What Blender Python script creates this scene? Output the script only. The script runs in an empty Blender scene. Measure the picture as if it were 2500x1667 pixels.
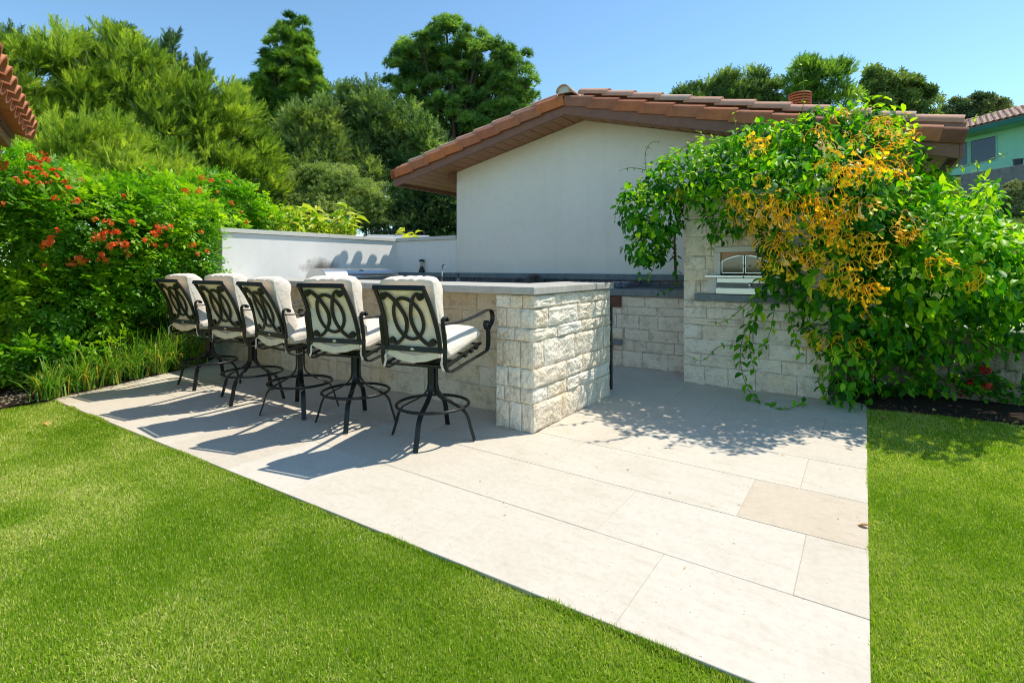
import bpy, bmesh, math, random
import numpy as np
from mathutils import Vector, Matrix

sc = bpy.context.scene
col = sc.collection
rnd = random.Random(7)
rng = np.random.default_rng(11)
R = math.radians

# ------------------------------------------------------------------ camera, sky, sun, exposure
EYE = np.array([0.0, 0.0, 1.25])
YAW = R(34.59)
cam_data = bpy.data.cameras.new('camera')
cam_data.sensor_width = 36
cam_data.lens = 17.957
cam_data.shift_y = -0.0726
cam_data.clip_start = 0.05
cam_data.clip_end = 2000
cam = bpy.data.objects.new('camera', cam_data)
cam.location = EYE
cam.rotation_euler = (R(90), 0, YAW)
col.objects.link(cam)
sc.camera = cam

SUN_EL, SUN_DIR = R(58.5), (0.571, 0.821)            # elevation, horizontal direction towards the sun
world = bpy.data.worlds.new('World')
sc.world = world
world.use_nodes = True
wn = world.node_tree
bg = wn.nodes['Background']
sky = wn.nodes.new('ShaderNodeTexSky')
sky.sky_type = 'NISHITA'
sky.sun_disc = False
sky.sun_elevation = SUN_EL
sky.sun_rotation = math.atan2(SUN_DIR[0], SUN_DIR[1])
sky.altitude = 1500
sky.air_density = 1.0
sky.dust_density = 0.0
sky.ozone_density = 1.0
tint = wn.nodes.new('ShaderNodeMix'); tint.data_type = 'RGBA'; tint.blend_type = 'MULTIPLY'; tint.inputs[0].default_value = 1.0
tint.inputs[7].default_value = (0.83, 1.0, 0.97, 1)      # the photograph's white balance: a cyan-leaning sky
wn.links.new(sky.outputs[0], tint.inputs[6]); wn.links.new(tint.outputs[2], bg.inputs['Color'])
bg.inputs['Strength'].default_value = 0.14
sun_data = bpy.data.lights.new('sun', 'SUN')
sun_data.energy = 3.3
sun_data.angle = R(0.53)
sun_data.color = (1.0, 0.935, 0.82)
sun = bpy.data.objects.new('sun', sun_data)
sv = Vector((SUN_DIR[0] * math.cos(SUN_EL), SUN_DIR[1] * math.cos(SUN_EL), math.sin(SUN_EL)))
sun.rotation_euler = sv.to_track_quat('Z', 'Y').to_euler()
sun.location = (5, 8, 12)
col.objects.link(sun)
vs = sc.view_settings
vs.view_transform = 'Standard'
vs.look = 'None'
vs.exposure = 0.80
vs.gamma = 1.0
vs.use_curve_mapping = False
sc.cycles.max_bounces = 8
sc.cycles.diffuse_bounces = 4
sc.cycles.glossy_bounces = 3
sc.cycles.transmission_bounces = 4
sc.cycles.transparent_max_bounces = 6
sc.cycles.use_adaptive_sampling = True
sc.cycles.adaptive_threshold = 0.01
sc.cycles.use_denoising = True
sc.cycles.filter_width = 1.05

# ------------------------------------------------------------------ measuring helpers (a bearing in the survey photo + a distance -> a point of the place)
FW = np.array([-math.sin(YAW), math.cos(YAW), 0.0])
RT = np.array([math.cos(YAW), math.sin(YAW), 0.0])
def at(px, py, d):
    return EYE + d * (FW + RT * (px - 1250) / 1247.0 + np.array([0, 0, 1.0]) * (652 - py) / 1247.0)
def ppm(d):
    return 1247.0 / d

def vnoise(p, freq=1.0, seed=0):
    """smooth 3D value noise in -1..1 for an (n,3) array"""
    p = np.asarray(p, float) * freq + seed * 17.31
    i = np.floor(p).astype(np.int64)
    f = p - i
    f = f * f * (3 - 2 * f)
    out = np.zeros(len(p))
    for dx in (0, 1):
        for dy in (0, 1):
            for dz in (0, 1):
                h = (i[:, 0] + dx) * 374761393 + (i[:, 1] + dy) * 668265263 + (i[:, 2] + dz) * 2147483647 + seed * 974711
                h = (h ^ (h >> 13)) * 1274126177
                h = (h ^ (h >> 16)) & 0xFFFFFF
                v = h / float(0xFFFFFF) * 2 - 1
                w = (f[:, 0] if dx else 1 - f[:, 0]) * (f[:, 1] if dy else 1 - f[:, 1]) * (f[:, 2] if dz else 1 - f[:, 2])
                out += v * w
    return out

def norm(a):
    a = np.asarray(a, float)
    return a / np.maximum(np.linalg.norm(a, axis=-1, keepdims=True), 1e-9)

# ------------------------------------------------------------------ scene bookkeeping
def tag(o, label=None, cat=None, group=None, kind=None):
    if label: o['label'] = label
    if cat: o['category'] = cat
    if group: o['group'] = group
    if kind: o['kind'] = kind
    return o

def empty(name, loc=(0, 0, 0), rz=0.0):
    o = bpy.data.objects.new(name, None)
    o.empty_display_size = 0.1
    o.location = loc
    o.rotation_euler = (0, 0, rz)
    col.objects.link(o)
    return o

def link(name, me, mat=None, parent=None, loc=None, rot=None, scale=None):
    o = bpy.data.objects.new(name, me)
    col.objects.link(o)
    if mat is not None and len(me.materials) == 0:
        for m in (mat if isinstance(mat, (list, tuple)) else [mat]):
            me.materials.append(m)
    if parent is not None:
        o.parent = parent
    if loc is not None: o.location = loc
    if rot is not None: o.rotation_euler = rot
    if scale is not None: o.scale = scale
    return o

def copy_tree(o, parent=None):
    c = o.copy()
    col.objects.link(c)
    c.parent = parent
    for ch in o.children:
        copy_tree(ch, c)
    return c

def np_mesh(name, verts, faces, var=None, smooth=False):
    """faces: (m,k) int array, all the same k"""
    verts = np.ascontiguousarray(verts, dtype=np.float32)
    faces = np.ascontiguousarray(faces, dtype=np.int32)
    me = bpy.data.meshes.new(name)
    me.vertices.add(len(verts))
    me.vertices.foreach_set('co', verts.ravel())
    m, k = faces.shape
    me.loops.add(m * k)
    me.loops.foreach_set('vertex_index', faces.ravel())
    me.polygons.add(m)
    me.polygons.foreach_set('loop_start', np.arange(m, dtype=np.int32) * k)
    me.polygons.foreach_set('loop_total', np.full(m, k, dtype=np.int32))
    if smooth:
        me.polygons.foreach_set('use_smooth', np.ones(m, dtype=bool))
    me.update(calc_edges=True)
    if var is not None:
        a = me.attributes.new('var', 'FLOAT', 'POINT')
        a.data.foreach_set('value', np.ascontiguousarray(var, dtype=np.float32))
    return me

class MB:
    """collects shapes into one mesh"""
    def __init__(s):
        s.v, s.f = [], []
    def add(s, vs, fs):
        n = len(s.v)
        s.v += [tuple(map(float, v)) for v in vs]
        s.f += [tuple(n + i for i in f) for f in fs]
        return s
    def box(s, x0, x1, y0, y1, z0, z1):
        s.add([(x0, y0, z0), (x1, y0, z0), (x1, y1, z0), (x0, y1, z0), (x0, y0, z1), (x1, y0, z1), (x1, y1, z1), (x0, y1, z1)],
              [(0, 3, 2, 1), (4, 5, 6, 7), (0, 1, 5, 4), (1, 2, 6, 5), (2, 3, 7, 6), (3, 0, 4, 7)])
        return s
    def prism(s, poly, axis, a0, a1):
        """poly of 2D points extruded along axis ('x': (y,z), 'y': (x,z), 'z': (x,y))"""
        def p3(p, a):
            return {'x': (a, p[0], p[1]), 'y': (p[0], a, p[1]), 'z': (p[0], p[1], a)}[axis]
        n = len(poly)
        vs = [p3(p, a0) for p in poly] + [p3(p, a1) for p in poly]
        fs = [tuple(range(n - 1, -1, -1)), tuple(range(n, 2 * n))] + [(i, (i + 1) % n, n + (i + 1) % n, n + i) for i in range(n)]
        return s.add(vs, fs)
    def ribbon(s, path, wdir, w, t, closed=False):
        """a flat bar: w along wdir (vector or one per point), t across"""
        P = np.asarray(path, float)
        n = len(P)
        T = np.zeros_like(P)
        if closed:
            T = np.roll(P, -1, 0) - np.roll(P, 1, 0)
        else:
            T[1:-1] = P[2:] - P[:-2]; T[0] = P[1] - P[0]; T[-1] = P[-1] - P[-2]
        T = norm(T)
        Wd = np.asarray(wdir, float)
        if Wd.ndim == 1: Wd = np.tile(Wd, (n, 1))
        Nn = norm(np.cross(T, Wd))
        Wd = norm(np.cross(Nn, T))
        vs, fs = [], []
        for i in range(n):
            for a, b in ((-1, -1), (1, -1), (1, 1), (-1, 1)):
                vs.append(P[i] + Wd[i] * a * w / 2 + Nn[i] * b * t / 2)
        for i in range(n if closed else n - 1):
            j = (i + 1) % n
            for k in range(4):
                k2 = (k + 1) % 4
                fs.append((i * 4 + k, i * 4 + k2, j * 4 + k2, j * 4 + k))
        if not closed:
            fs.append((3, 2, 1, 0)); e = (n - 1) * 4
            fs.append((e, e + 1, e + 2, e + 3))
        return s.add(vs, fs)
    def tube(s, path, r, sides=8, closed=False):
        P = np.asarray(path, float)
        n = len(P)
        rr = np.full(n, r) if np.isscalar(r) else np.asarray(r, float)
        T = np.zeros_like(P)
        if closed:
            T = np.roll(P, -1, 0) - np.roll(P, 1, 0)
        else:
            T[1:-1] = P[2:] - P[:-2]; T[0] = P[1] - P[0]; T[-1] = P[-1] - P[-2]
        T = norm(T)
        ref = np.array([0.0, 0, 1]) if abs(T[:, 2]).max() < 0.9 else np.array([0.31, 0.95, 0.05])
        vs, fs = [], []
        for i in range(n):
            a = norm(np.cross(T[i], ref)); b = np.cross(T[i], a)
            for k in range(sides):
                an = 2 * math.pi * k / sides
                vs.append(P[i] + rr[i] * (a * math.cos(an) + b * math.sin(an)))
        for i in range(n if closed else n - 1):
            j = (i + 1) % n
            for k in range(sides):
                k2 = (k + 1) % sides
                fs.append((i * sides + k, i * sides + k2, j * sides + k2, j * sides + k))
        if not closed:
            fs.append(tuple(range(sides - 1, -1, -1))); e = (n - 1) * sides
            fs.append(tuple(range(e, e + sides)))
        return s.add(vs, fs)
    def lathe(s, prof, c=(0, 0, 0), sides=20):
        """prof: (r, z) pairs"""
        vs, fs = [], []
        for r, z in prof:
            for k in range(sides):
                a = 2 * math.pi * k / sides
                vs.append((c[0] + r * math.cos(a), c[1] + r * math.sin(a), c[2] + z))
        m = len(prof)
        for i in range(m - 1):
            for k in range(sides):
                k2 = (k + 1) % sides
                fs.append((i * sides + k, i * sides + k2, (i + 1) * sides + k2, (i + 1) * sides + k))
        fs.append(tuple(range(sides - 1, -1, -1)))
        fs.append(tuple(range((m - 1) * sides, m * sides)))
        return s.add(vs, fs)
    def mesh(s, name, smooth=False):
        me = bpy.data.meshes.new(name)
        me.from_pydata(s.v, [], s.f)
        me.validate()
        if smooth:
            me.polygons.foreach_set('use_smooth', np.ones(len(me.polygons), dtype=bool))
        me.update()
        return me
    def build(s, name, mat, parent=None, smooth=False, bevel=0.0, loc=None, rot=None, auto=True, seg=2):
        o = link(name, s.mesh(name, smooth), mat, parent, loc, rot)
        if bevel:
            b = o.modifiers.new('bevel', 'BEVEL'); b.width = bevel; b.segments = seg; b.limit_method = 'ANGLE'; b.angle_limit = R(40)
            b.harden_normals = False
        return o

def spline(pts, n=8, closed=False):
    """Catmull-Rom through pts"""
    P = [np.array(p, float) for p in pts]
    m = len(P)
    out = []
    for i in range(m if closed else m - 1):
        p1, p2 = P[i], P[(i + 1) % m]
        p0 = P[i - 1] if (i > 0 or closed) else 2 * p1 - p2
        p3 = P[(i + 2) % m] if (i + 2 < m or closed) else 2 * p2 - p1
        for k in range(n):
            t = k / n
            out.append(0.5 * ((2 * p1) + (-p0 + p2) * t + (2 * p0 - 5 * p1 + 4 * p2 - p3) * t * t + (-p0 + 3 * p1 - 3 * p2 + p3) * t ** 3))
    if not closed:
        out.append(P[-1])
    return np.array(out)

# ------------------------------------------------------------------ materials
class NT:
    def __init__(s, name):
        s.m = bpy.data.materials.new(name); s.m.use_nodes = True
        s.t = s.m.node_tree; s.b = s.t.nodes['Principled BSDF']; s.out = s.t.nodes['Material Output']
    def n(s, typ, **kw):
        nd = s.t.nodes.new('ShaderNode' + typ)
        for k, v in kw.items():
            if k in nd.inputs.keys(): nd.inputs[k].default_value = v
            else: setattr(nd, k, v)
        return nd
    def l(s, a, b): s.t.links.new(a, b)
    def coord(s, which='Object', scale=None):
        tc = s.n('TexCoord')
        o = tc.outputs[which]
        if scale is not None:
            mp = s.n('Mapping'); mp.inputs['Scale'].default_value = scale
            s.l(o, mp.inputs['Vector']); o = mp.outputs[0]
        return o
    def world(s, scale=None):
        g = s.n('NewGeometry'); o = g.outputs['Position']
        if scale is not None:
            mp = s.n('Mapping'); mp.inputs['Scale'].default_value = scale
            s.l(o, mp.inputs['Vector']); o = mp.outputs[0]
        return o
    def noise(s, vec, scale, detail=4.0, rough=0.6, dist=0.0):
        nd = s.n('TexNoise', Scale=scale, Detail=detail, Roughness=rough, Distortion=dist)
        if vec is not None: s.l(vec, nd.inputs['Vector'])
        return nd.outputs['Fac']
    def ramp(s, fac, stops, interp='LINEAR'):
        r = s.n('ValToRGB'); cr = r.color_ramp; cr.interpolation = interp
        while len(cr.elements) < len(stops): cr.elements.new(0.5)
        for e, (p, c) in zip(cr.elements, stops):
            e.position = p; e.color = (*c, 1) if len(c) == 3 else c
        s.l(fac, r.inputs['Fac'])
        return r.outputs['Color']
    def mix(s, fac, a, b, mode='MIX'):
        m = s.n('Mix', data_type='RGBA', blend_type=mode)
        if isinstance(fac, (int, float)): m.inputs[0].default_value = fac
        else: s.l(fac, m.inputs[0])
        for i, x in ((6, a), (7, b)):
            if isinstance(x, tuple): m.inputs[i].default_value = (*x, 1) if len(x) == 3 else x
            else: s.l(x, m.inputs[i])
        return m.outputs[2]
    def math(s, op, a, b=None):
        m = s.n('Math', operation=op)
        for i, x in enumerate((a, b)):
            if x is None: continue
            if isinstance(x, (int, float)): m.inputs[i].default_value = x
            else: s.l(x, m.inputs[i])
        return m.outputs[0]
    def color(s, c):
        if isinstance(c, tuple): s.b.inputs['Base Color'].default_value = (*c, 1)
        else: s.l(c, s.b.inputs['Base Color'])
    def bump(s, h, strength=0.3, dist=0.01):
        b = s.n('Bump', Strength=strength, Distance=dist)
        s.l(h, b.inputs['Height']); s.l(b.outputs[0], s.b.inputs['Normal'])
    def rnd(s): return s.n('ObjectInfo').outputs['Random']

def simple(name, c, rough=0.5, metal=0.0, spec=0.5, coat=0.0):
    t = NT(name); t.color(c); t.b.inputs['Roughness'].default_value = rough; t.b.inputs['Metallic'].default_value = metal
    t.b.inputs['Specular IOR Level'].default_value = spec
    if coat: t.b.inputs['Coat Weight'].default_value = coat
    return t.m

M = {}
def mat_stone(name, tones, bump=0.9, worldpos=False):
    t = NT(name)
    v = t.world()
    n1 = t.noise(v, 9, 6, 0.65); n2 = t.noise(v, 60, 4, 0.7); n3 = t.noise(v, 2.2, 3, 0.5)
    base = t.ramp(t.rnd(), [(0, tones[0]), (0.35, tones[1]), (0.7, tones[2]), (1, tones[3])])
    c = t.mix(t.ramp(n1, [(0.3, (0.62, 0.6, 0.58)), (0.55, (1, 1, 1)), (0.8, (1.12, 1.1, 1.05))]), base, base, 'MIX')
    dark = t.ramp(n1, [(0.28, (0.66, 0.62, 0.57)), (0.5, (1, 1, 1)), (0.8, (1.08, 1.07, 1.05))])
    c = t.mix(1.0, base, dark, 'MULTIPLY')
    fine = t.ramp(n2, [(0.3, (0.8, 0.78, 0.75)), (0.5, (1, 1, 1)), (0.75, (1.06, 1.06, 1.05))])
    c = t.mix(1.0, c, fine, 'MULTIPLY')
    iron = t.ramp(n3, [(0.6, (1, 1, 1)), (0.75, (1.03, 0.9, 0.7))])
    c = t.mix(0.8, c, iron, 'MULTIPLY')
    t.color(c)
    t.b.inputs['Roughness'].default_value = 0.9
    t.b.inputs['Specular IOR Level'].default_value = 0.2
    h = t.math('ADD', t.math('MULTIPLY', n1, 1.0), t.math('MULTIPLY', n2, 0.35))
    vr = t.n('TexVoronoi', Scale=34.0); t.l(v, vr.inputs['Vector'])
    h = t.math('ADD', h, t.math('MULTIPLY', vr.outputs['Distance'], 0.5))
    t.bump(h, bump, 0.03)
    return t.m
M['stone'] = mat_stone('limestone', [(0.80, 0.69, 0.54), (0.85, 0.77, 0.65), (0.78, 0.66, 0.50), (0.86, 0.80, 0.69)], 0.6)
M['stone_smooth'] = mat_stone('limestone_sawn', [(0.78, 0.65, 0.48), (0.82, 0.71, 0.55), (0.75, 0.61, 0.43), (0.84, 0.74, 0.59)], 0.3)
M['stone_tower'] = mat_stone('limestone_pale', [(0.84, 0.73, 0.58), (0.87, 0.77, 0.63), (0.82, 0.70, 0.54), (0.89, 0.80, 0.67)], 0.6)
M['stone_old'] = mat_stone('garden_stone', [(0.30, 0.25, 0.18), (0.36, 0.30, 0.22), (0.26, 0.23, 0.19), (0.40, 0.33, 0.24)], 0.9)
t = NT('mortar'); v = t.world(); n = t.noise(v, 40, 4); t.color(t.ramp(n, [(0.3, (0.40, 0.33, 0.25)), (0.7, (0.54, 0.47, 0.37))])); t.b.inputs['Roughness'].default_value = 1; t.bump(n, 0.5, 0.01); M['mortar'] = t.m

def mat_tile(name, stops):
    t = NT(name)
    v = t.world()
    n1 = t.noise(v, 3.0, 5, 0.6, 0.6); n2 = t.noise(v, 26, 5, 0.7); n4 = t.noise(t.world((1, 3.2, 1)), 5, 5, 0.65, 0.3)
    base = t.ramp(t.rnd(), stops)
    c = t.mix(1.0, base, t.ramp(n1, [(0.3, (0.95, 0.94, 0.92)), (0.5, (1, 1, 1)), (0.75, (1.03, 1.03, 1.03))]), 'MULTIPLY')
    c = t.mix(1.0, c, t.ramp(n4, [(0.30, (0.93, 0.91, 0.88)), (0.48, (1, 1, 1))]), 'MULTIPLY')
    vo = t.n('TexVoronoi', Scale=40.0); t.l(t.world((1, 1.6, 1)), vo.inputs['Vector'])
    pits = t.math('LESS_THAN', vo.outputs['Distance'], t.math('MULTIPLY', t.math('SUBTRACT', n2, 0.5), 1.5))
    c = t.mix(t.math('MULTIPLY', pits, 0.9), c, (0.30, 0.25, 0.19))
    c = t.mix(1.0, c, t.ramp(n2, [(0.3, (0.9, 0.89, 0.87)), (0.55, (1, 1, 1))]), 'MULTIPLY')
    t.color(c); t.b.inputs['Roughness'].default_value = 0.72; t.b.inputs['Specular IOR Level'].default_value = 0.3
    t.bump(t.math('SUBTRACT', n2, t.math('MULTIPLY', pits, 0.6)), 0.12, 0.01)
    return t.m
M['tile'] = mat_tile('travertine', [(0, (0.555, 0.495, 0.405)), (0.4, (0.585, 0.53, 0.44)), (0.7, (0.57, 0.51, 0.42)), (1, (0.60, 0.55, 0.47))])
M['tile_dark'] = mat_tile('travertine_honey', [(0, (0.53, 0.45, 0.345)), (1, (0.54, 0.46, 0.355))])
t = NT('grout'); n = t.noise(t.world(), 30, 4); t.color(t.ramp(n, [(0.3, (0.42, 0.37, 0.30)), (0.7, (0.55, 0.50, 0.41))])); t.b.inputs['Roughness'].default_value = 1; M['grout'] = t.m

def mat_stucco(name, c0, soot=None):
    t = NT(name)
    v = t.world()
    n1 = t.noise(v, 1.3, 4, 0.6); n2 = t.noise(v, 120, 3, 0.7); n3 = t.noise(v, 9, 5, 0.6)
    c = t.mix(1.0, c0, t.ramp(n1, [(0.3, (0.95, 0.95, 0.94)), (0.6, (1, 1, 1))]), 'MULTIPLY')
    c = t.mix(0.6, c, t.ramp(n3, [(0.25, (0.93, 0.92, 0.9)), (0.5, (1, 1, 1))]), 'MULTIPLY')
    st = t.noise(t.world((7, 7, 0.35)), 1.0, 4, 0.6)
    c = t.mix(0.5, c, t.ramp(st, [(0.25, (0.93, 0.92, 0.90)), (0.5, (1, 1, 1))]), 'MULTIPLY')
    if soot:
        sx = t.n('SeparateXYZ'); t.l(v, sx.inputs[0])
        dy = t.math('DIVIDE', t.math('SUBTRACT', sx.outputs['Y'], soot[0]), 0.42)
        dz = t.math('DIVIDE', t.math('SUBTRACT', sx.outputs['Z'], soot[1]), 0.17)
        r = t.math('SQRT', t.math('ADD', t.math('POWER', dy, 2.0), t.math('POWER', dz, 2.0)))
        r = t.math('ADD', r, t.math('MULTIPLY', t.math('SUBTRACT', n3, 0.5), 1.1))
        f = t.ramp(r, [(0.15, (1, 1, 1)), (1.0, (0, 0, 0))])
        c = t.mix(t.math('MULTIPLY', f, 0.9), c, (0.07, 0.05, 0.04))
    t.color(c)
    t.b.inputs['Roughness'].default_value = 0.92; t.b.inputs['Specular IOR Level'].default_value = 0.14
    t.bump(t.math('ADD', n2, t.math('MULTIPLY', n3, 1.6)), 0.12, 0.008)
    return t.m
M['stucco'] = mat_stucco('white_stucco', (0.84, 0.82, 0.78))
M['stucco_soot'] = mat_stucco('white_stucco_with_soot', (0.84, 0.82, 0.78), (5.15, 1.24))
M['stucco_house'] = mat_stucco('house_stucco', (0.84, 0.80, 0.725))
M['coping'] = mat_stucco('coping_limestone', (0.66, 0.64, 0.58))
M['tan_stucco'] = mat_stucco('tan_stucco', (0.55, 0.33, 0.19))
M['teal'] = mat_stucco('teal_paint', (0.36, 0.74, 0.56))
M['teal_dark'] = mat_stucco('dark_teal_paint', (0.05, 0.20, 0.17))

def mat_slab(name, a, b, streak=0.4):
    t = NT(name)
    v = t.world(); n1 = t.noise(v, 5, 6, 0.7, 0.8); n2 = t.noise(t.world((22, 22, 4)), 1.0, 5, 0.7); n3 = t.noise(v, 80, 3)
    c = t.ramp(n1, [(0.3, a), (0.7, b)])
    c = t.mix(streak, c, t.ramp(n2, [(0.35, (0.55, 0.53, 0.5)), (0.6, (1, 1, 1))]), 'MULTIPLY')
    t.color(c); t.b.inputs['Roughness'].default_value = 0.7; t.b.inputs['Specular IOR Level'].default_value = 0.35
    t.bump(t.math('ADD', n3, n1), 0.15, 0.005)
    return t.m
M['counter'] = mat_slab('grey_limestone_counter', (0.40, 0.38, 0.34), (0.52, 0.50, 0.45), 0.25)
M['slate'] = mat_slab('blue_grey_slate', (0.14, 0.17, 0.18), (0.23, 0.26, 0.27), 0.3)

t = NT('black_metal'); n = t.noise(t.coord(), 160, 2); t.color((0.010, 0.012, 0.011)); t.b.inputs['Roughness'].default_value = 0.38; t.b.inputs['Specular IOR Level'].default_value = 0.35; t.bump(n, 0.06, 0.002); M['metal'] = t.m
t = NT('cream_fabric')
v = t.coord(); wv = t.n('TexWave', Scale=260.0, Distortion=0.4); t.l(v, wv.inputs['Vector']); wr = t.noise(t.coord('Object', (1.0, 1.0, 1.0)), 13, 4, 0.6, 1.2); fold = t.noise(t.coord('Object', (2.0, 7.0, 16.0)), 1.5, 3, 0.5, 0.8)
t.color(t.mix(0.6, (0.72, 0.64, 0.54), t.ramp(wr, [(0.3, (0.9, 0.88, 0.86)), (0.6, (1, 1, 1))]), 'MULTIPLY'))
t.b.inputs['Roughness'].default_value = 0.95; t.b.inputs['Specular IOR Level'].default_value = 0.1; t.b.inputs['Sheen Weight'].default_value = 0.14
t.bump(t.math('ADD', t.math('MULTIPLY', fold, 1.0), t.math('ADD', t.math('MULTIPLY', wr, 0.9), t.math('MULTIPLY', wv.outputs['Fac'], 0.015))), 0.16, 0.03)
M['fabric'] = t.m
t = NT('backlit_cream'); wr = t.noise(t.coord(), 9, 3, 0.5, 1.0); t.color(t.mix(0.7, (0.90, 0.74, 0.52), t.ramp(wr, [(0.35, (0.86, 0.84, 0.8)), (0.6, (1, 1, 1))]), 'MULTIPLY')); t.b.inputs['Roughness'].default_value = 0.95; t.b.inputs['Specular IOR Level'].default_value = 0.1  # warmer than the cushions: light coming through the back is put into the colour
t.bump(wr, 0.5, 0.03); M['backing'] = t.m
M['logo'] = simple('pewter_badge', (0.55, 0.53, 0.48), 0.35, 1.0)
t = NT('brushed_steel'); n = t.noise(t.coord('Object', (2, 160, 160)), 1.0, 3); t.color((0.62, 0.61, 0.59)); t.b.inputs['Metallic'].default_value = 1; t.b.inputs['Roughness'].default_value = 0.32; t.bump(n, 0.04, 0.002); M['steel'] = t.m
M['chrome'] = simple('chrome', (0.75, 0.76, 0.78), 0.08, 1.0)
M['black_plastic'] = simple('black_plastic', (0.012, 0.013, 0.014), 0.4)
M['dark_glass'] = simple('dark_glass', (0.01, 0.014, 0.015), 0.06, 0.0, 0.8)
M['void'] = simple('groove_shade', (0.02, 0.02, 0.02), 0.7)  # near-black that paints shade into the gaps between the soffit boards

def mat_wood(name, a, b):
    t = NT(name); n = t.noise(t.world((3, 3, 3)), 3, 6, 0.6, 1.0); n2 = t.noise(t.world(), 70, 3)
    t.color(t.ramp(n, [(0.3, a), (0.7, b)])); t.b.inputs['Roughness'].default_value = 0.6; t.bump(n2, 0.1, 0.004); return t.m
M['fascia'] = mat_wood('brown_fascia', (0.19, 0.08, 0.05), (0.24, 0.105, 0.065))
M['soffit'] = mat_wood('brown_soffit', (0.30, 0.14, 0.07), (0.36, 0.175, 0.09))
M['red_wood'] = mat_wood('redwood', (0.10, 0.035, 0.022), (0.16, 0.06, 0.035))

def mat_terra(name, stops):
    t = NT(name); v = t.coord(); n1 = t.noise(v, 6, 5, 0.65, 0.6); n2 = t.noise(v, 70, 3)
    c = t.ramp(t.rnd(), stops)
    c = t.mix(0.8, c, t.ramp(n1, [(0.3, (0.62, 0.6, 0.62)), (0.55, (1, 1, 1)), (0.8, (1.18, 1.08, 1.0))]), 'MULTIPLY')
    c = t.mix(0.5, c, t.ramp(n2, [(0.3, (0.8, 0.8, 0.8)), (0.55, (1, 1, 1))]), 'MULTIPLY')
    t.color(c); t.b.inputs['Roughness'].default_value = 0.75; t.b.inputs['Specular IOR Level'].default_value = 0.3; t.bump(t.math('ADD', n1, n2), 0.2, 0.006); return t.m
M['terra'] = mat_terra('terracotta', [(0, (0.56, 0.15, 0.045)), (0.3, (0.42, 0.15, 0.075)), (0.55, (0.60, 0.17, 0.045)), (0.8, (0.30, 0.15, 0.095)), (1, (0.45, 0.13, 0.055))])
M['terra_pale'] = mat_terra('terracotta_bleached', [(0, (0.62, 0.34, 0.24)), (0.4, (0.56, 0.29, 0.19)), (0.7, (0.48, 0.37, 0.28)), (1, (0.62, 0.30, 0.18))])
M['terra_orange'] = mat_terra('terracotta_orange', [(0, (0.48, 0.17, 0.07)), (0.5, (0.52, 0.20, 0.10)), (1, (0.44, 0.17, 0.08))])
M['terra_far'] = mat_terra('terracotta_far', [(0, (0.5, 0.3, 0.22)), (0.5, (0.55, 0.36, 0.27)), (1, (0.42, 0.25, 0.19))])
M['mortar_white'] = simple('white_mortar', (0.6, 0.58, 0.55), 0.9, 0, 0.1)

def mat_leaf(name, stops, rough=0.5, spec=0.4, trans=0.3, tcol=None, back=None):
    t = NT(name)
    a = t.n('Attribute', attribute_name='var')
    if name.endswith('_single'):
        fac = t.rnd()
    else:
        fac = a.outputs['Fac']
    c = t.ramp(fac, stops)
    n = t.noise(t.world(), 25, 2)
    c = t.mix(0.35, c, t.ramp(n, [(0.3, (0.75, 0.8, 0.75)), (0.6, (1.1, 1.05, 1.0))]), 'MULTIPLY')
    t.color(c); t.b.inputs['Roughness'].default_value = rough; t.b.inputs['Specular IOR Level'].default_value = spec
    tr = t.n('BsdfTranslucent')
    tc = t.mix(1.0, c, tcol or (1.6, 1.7, 0.6), 'MULTIPLY')
    t.l(tc, tr.inputs['Color'])
    mx = t.n('MixShader'); mx.inputs[0].default_value = trans
    t.l(t.b.outputs[0], mx.inputs[1]); t.l(tr.outputs[0], mx.inputs[2]); t.l(mx.outputs[0], t.out.inputs['Surface'])
    return t.m
VINE = [(0, (0.010, 0.085, 0.010)), (0.4, (0.045, 0.23, 0.008)), (0.7, (0.18, 0.44, 0.008)), (1, (0.45, 0.64, 0.015))]
M['vine'] = mat_leaf('honeysuckle_leaf', VINE, 0.45, 0.22, 0.42)
M['vine1'] = mat_leaf('honeysuckle_leaf_single', VINE, 0.45, 0.22, 0.42)
M['tecoma'] = mat_leaf('trumpet_shrub_leaf', [(0, (0.03, 0.13, 0.01)), (0.4, (0.10, 0.29, 0.012)), (0.75, (0.29, 0.50, 0.015)), (1, (0.46, 0.63, 0.02))], 0.45, 0.4, 0.42)
M['feather'] = mat_leaf('feathery_foliage', [(0, (0.045, 0.105, 0.018)), (0.45, (0.19, 0.30, 0.035)), (1, (0.47, 0.56, 0.075))], 0.6, 0.25, 0.4)
M['pine'] = mat_leaf('pine_needles', [(0, (0.035, 0.10, 0.028)), (0.5, (0.13, 0.26, 0.045)), (1, (0.33, 0.46, 0.07))], 0.55, 0.3, 0.45)
M['pine2'] = mat_leaf('blue_pine_needles', [(0, (0.025, 0.085, 0.032)), (0.5, (0.11, 0.23, 0.06)), (1, (0.28, 0.42, 0.10))], 0.55, 0.3, 0.45)
M['cedar'] = mat_leaf('cedar_foliage', [(0, (0.035, 0.08, 0.03)), (0.5, (0.14, 0.23, 0.07)), (1, (0.33, 0.42, 0.13))], 0.6, 0.25, 0.35)
M['olive'] = mat_leaf('grey_green_foliage', [(0, (0.08, 0.14, 0.045)), (0.5, (0.21, 0.29, 0.08)), (1, (0.37, 0.44, 0.14))], 0.6, 0.25, 0.35)
M['gum'] = mat_leaf('gum_leaves', [(0, (0.05, 0.10, 0.045)), (0.5, (0.14, 0.19, 0.07)), (1, (0.28, 0.31, 0.14))], 0.5, 0.35, 0.3)
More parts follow.
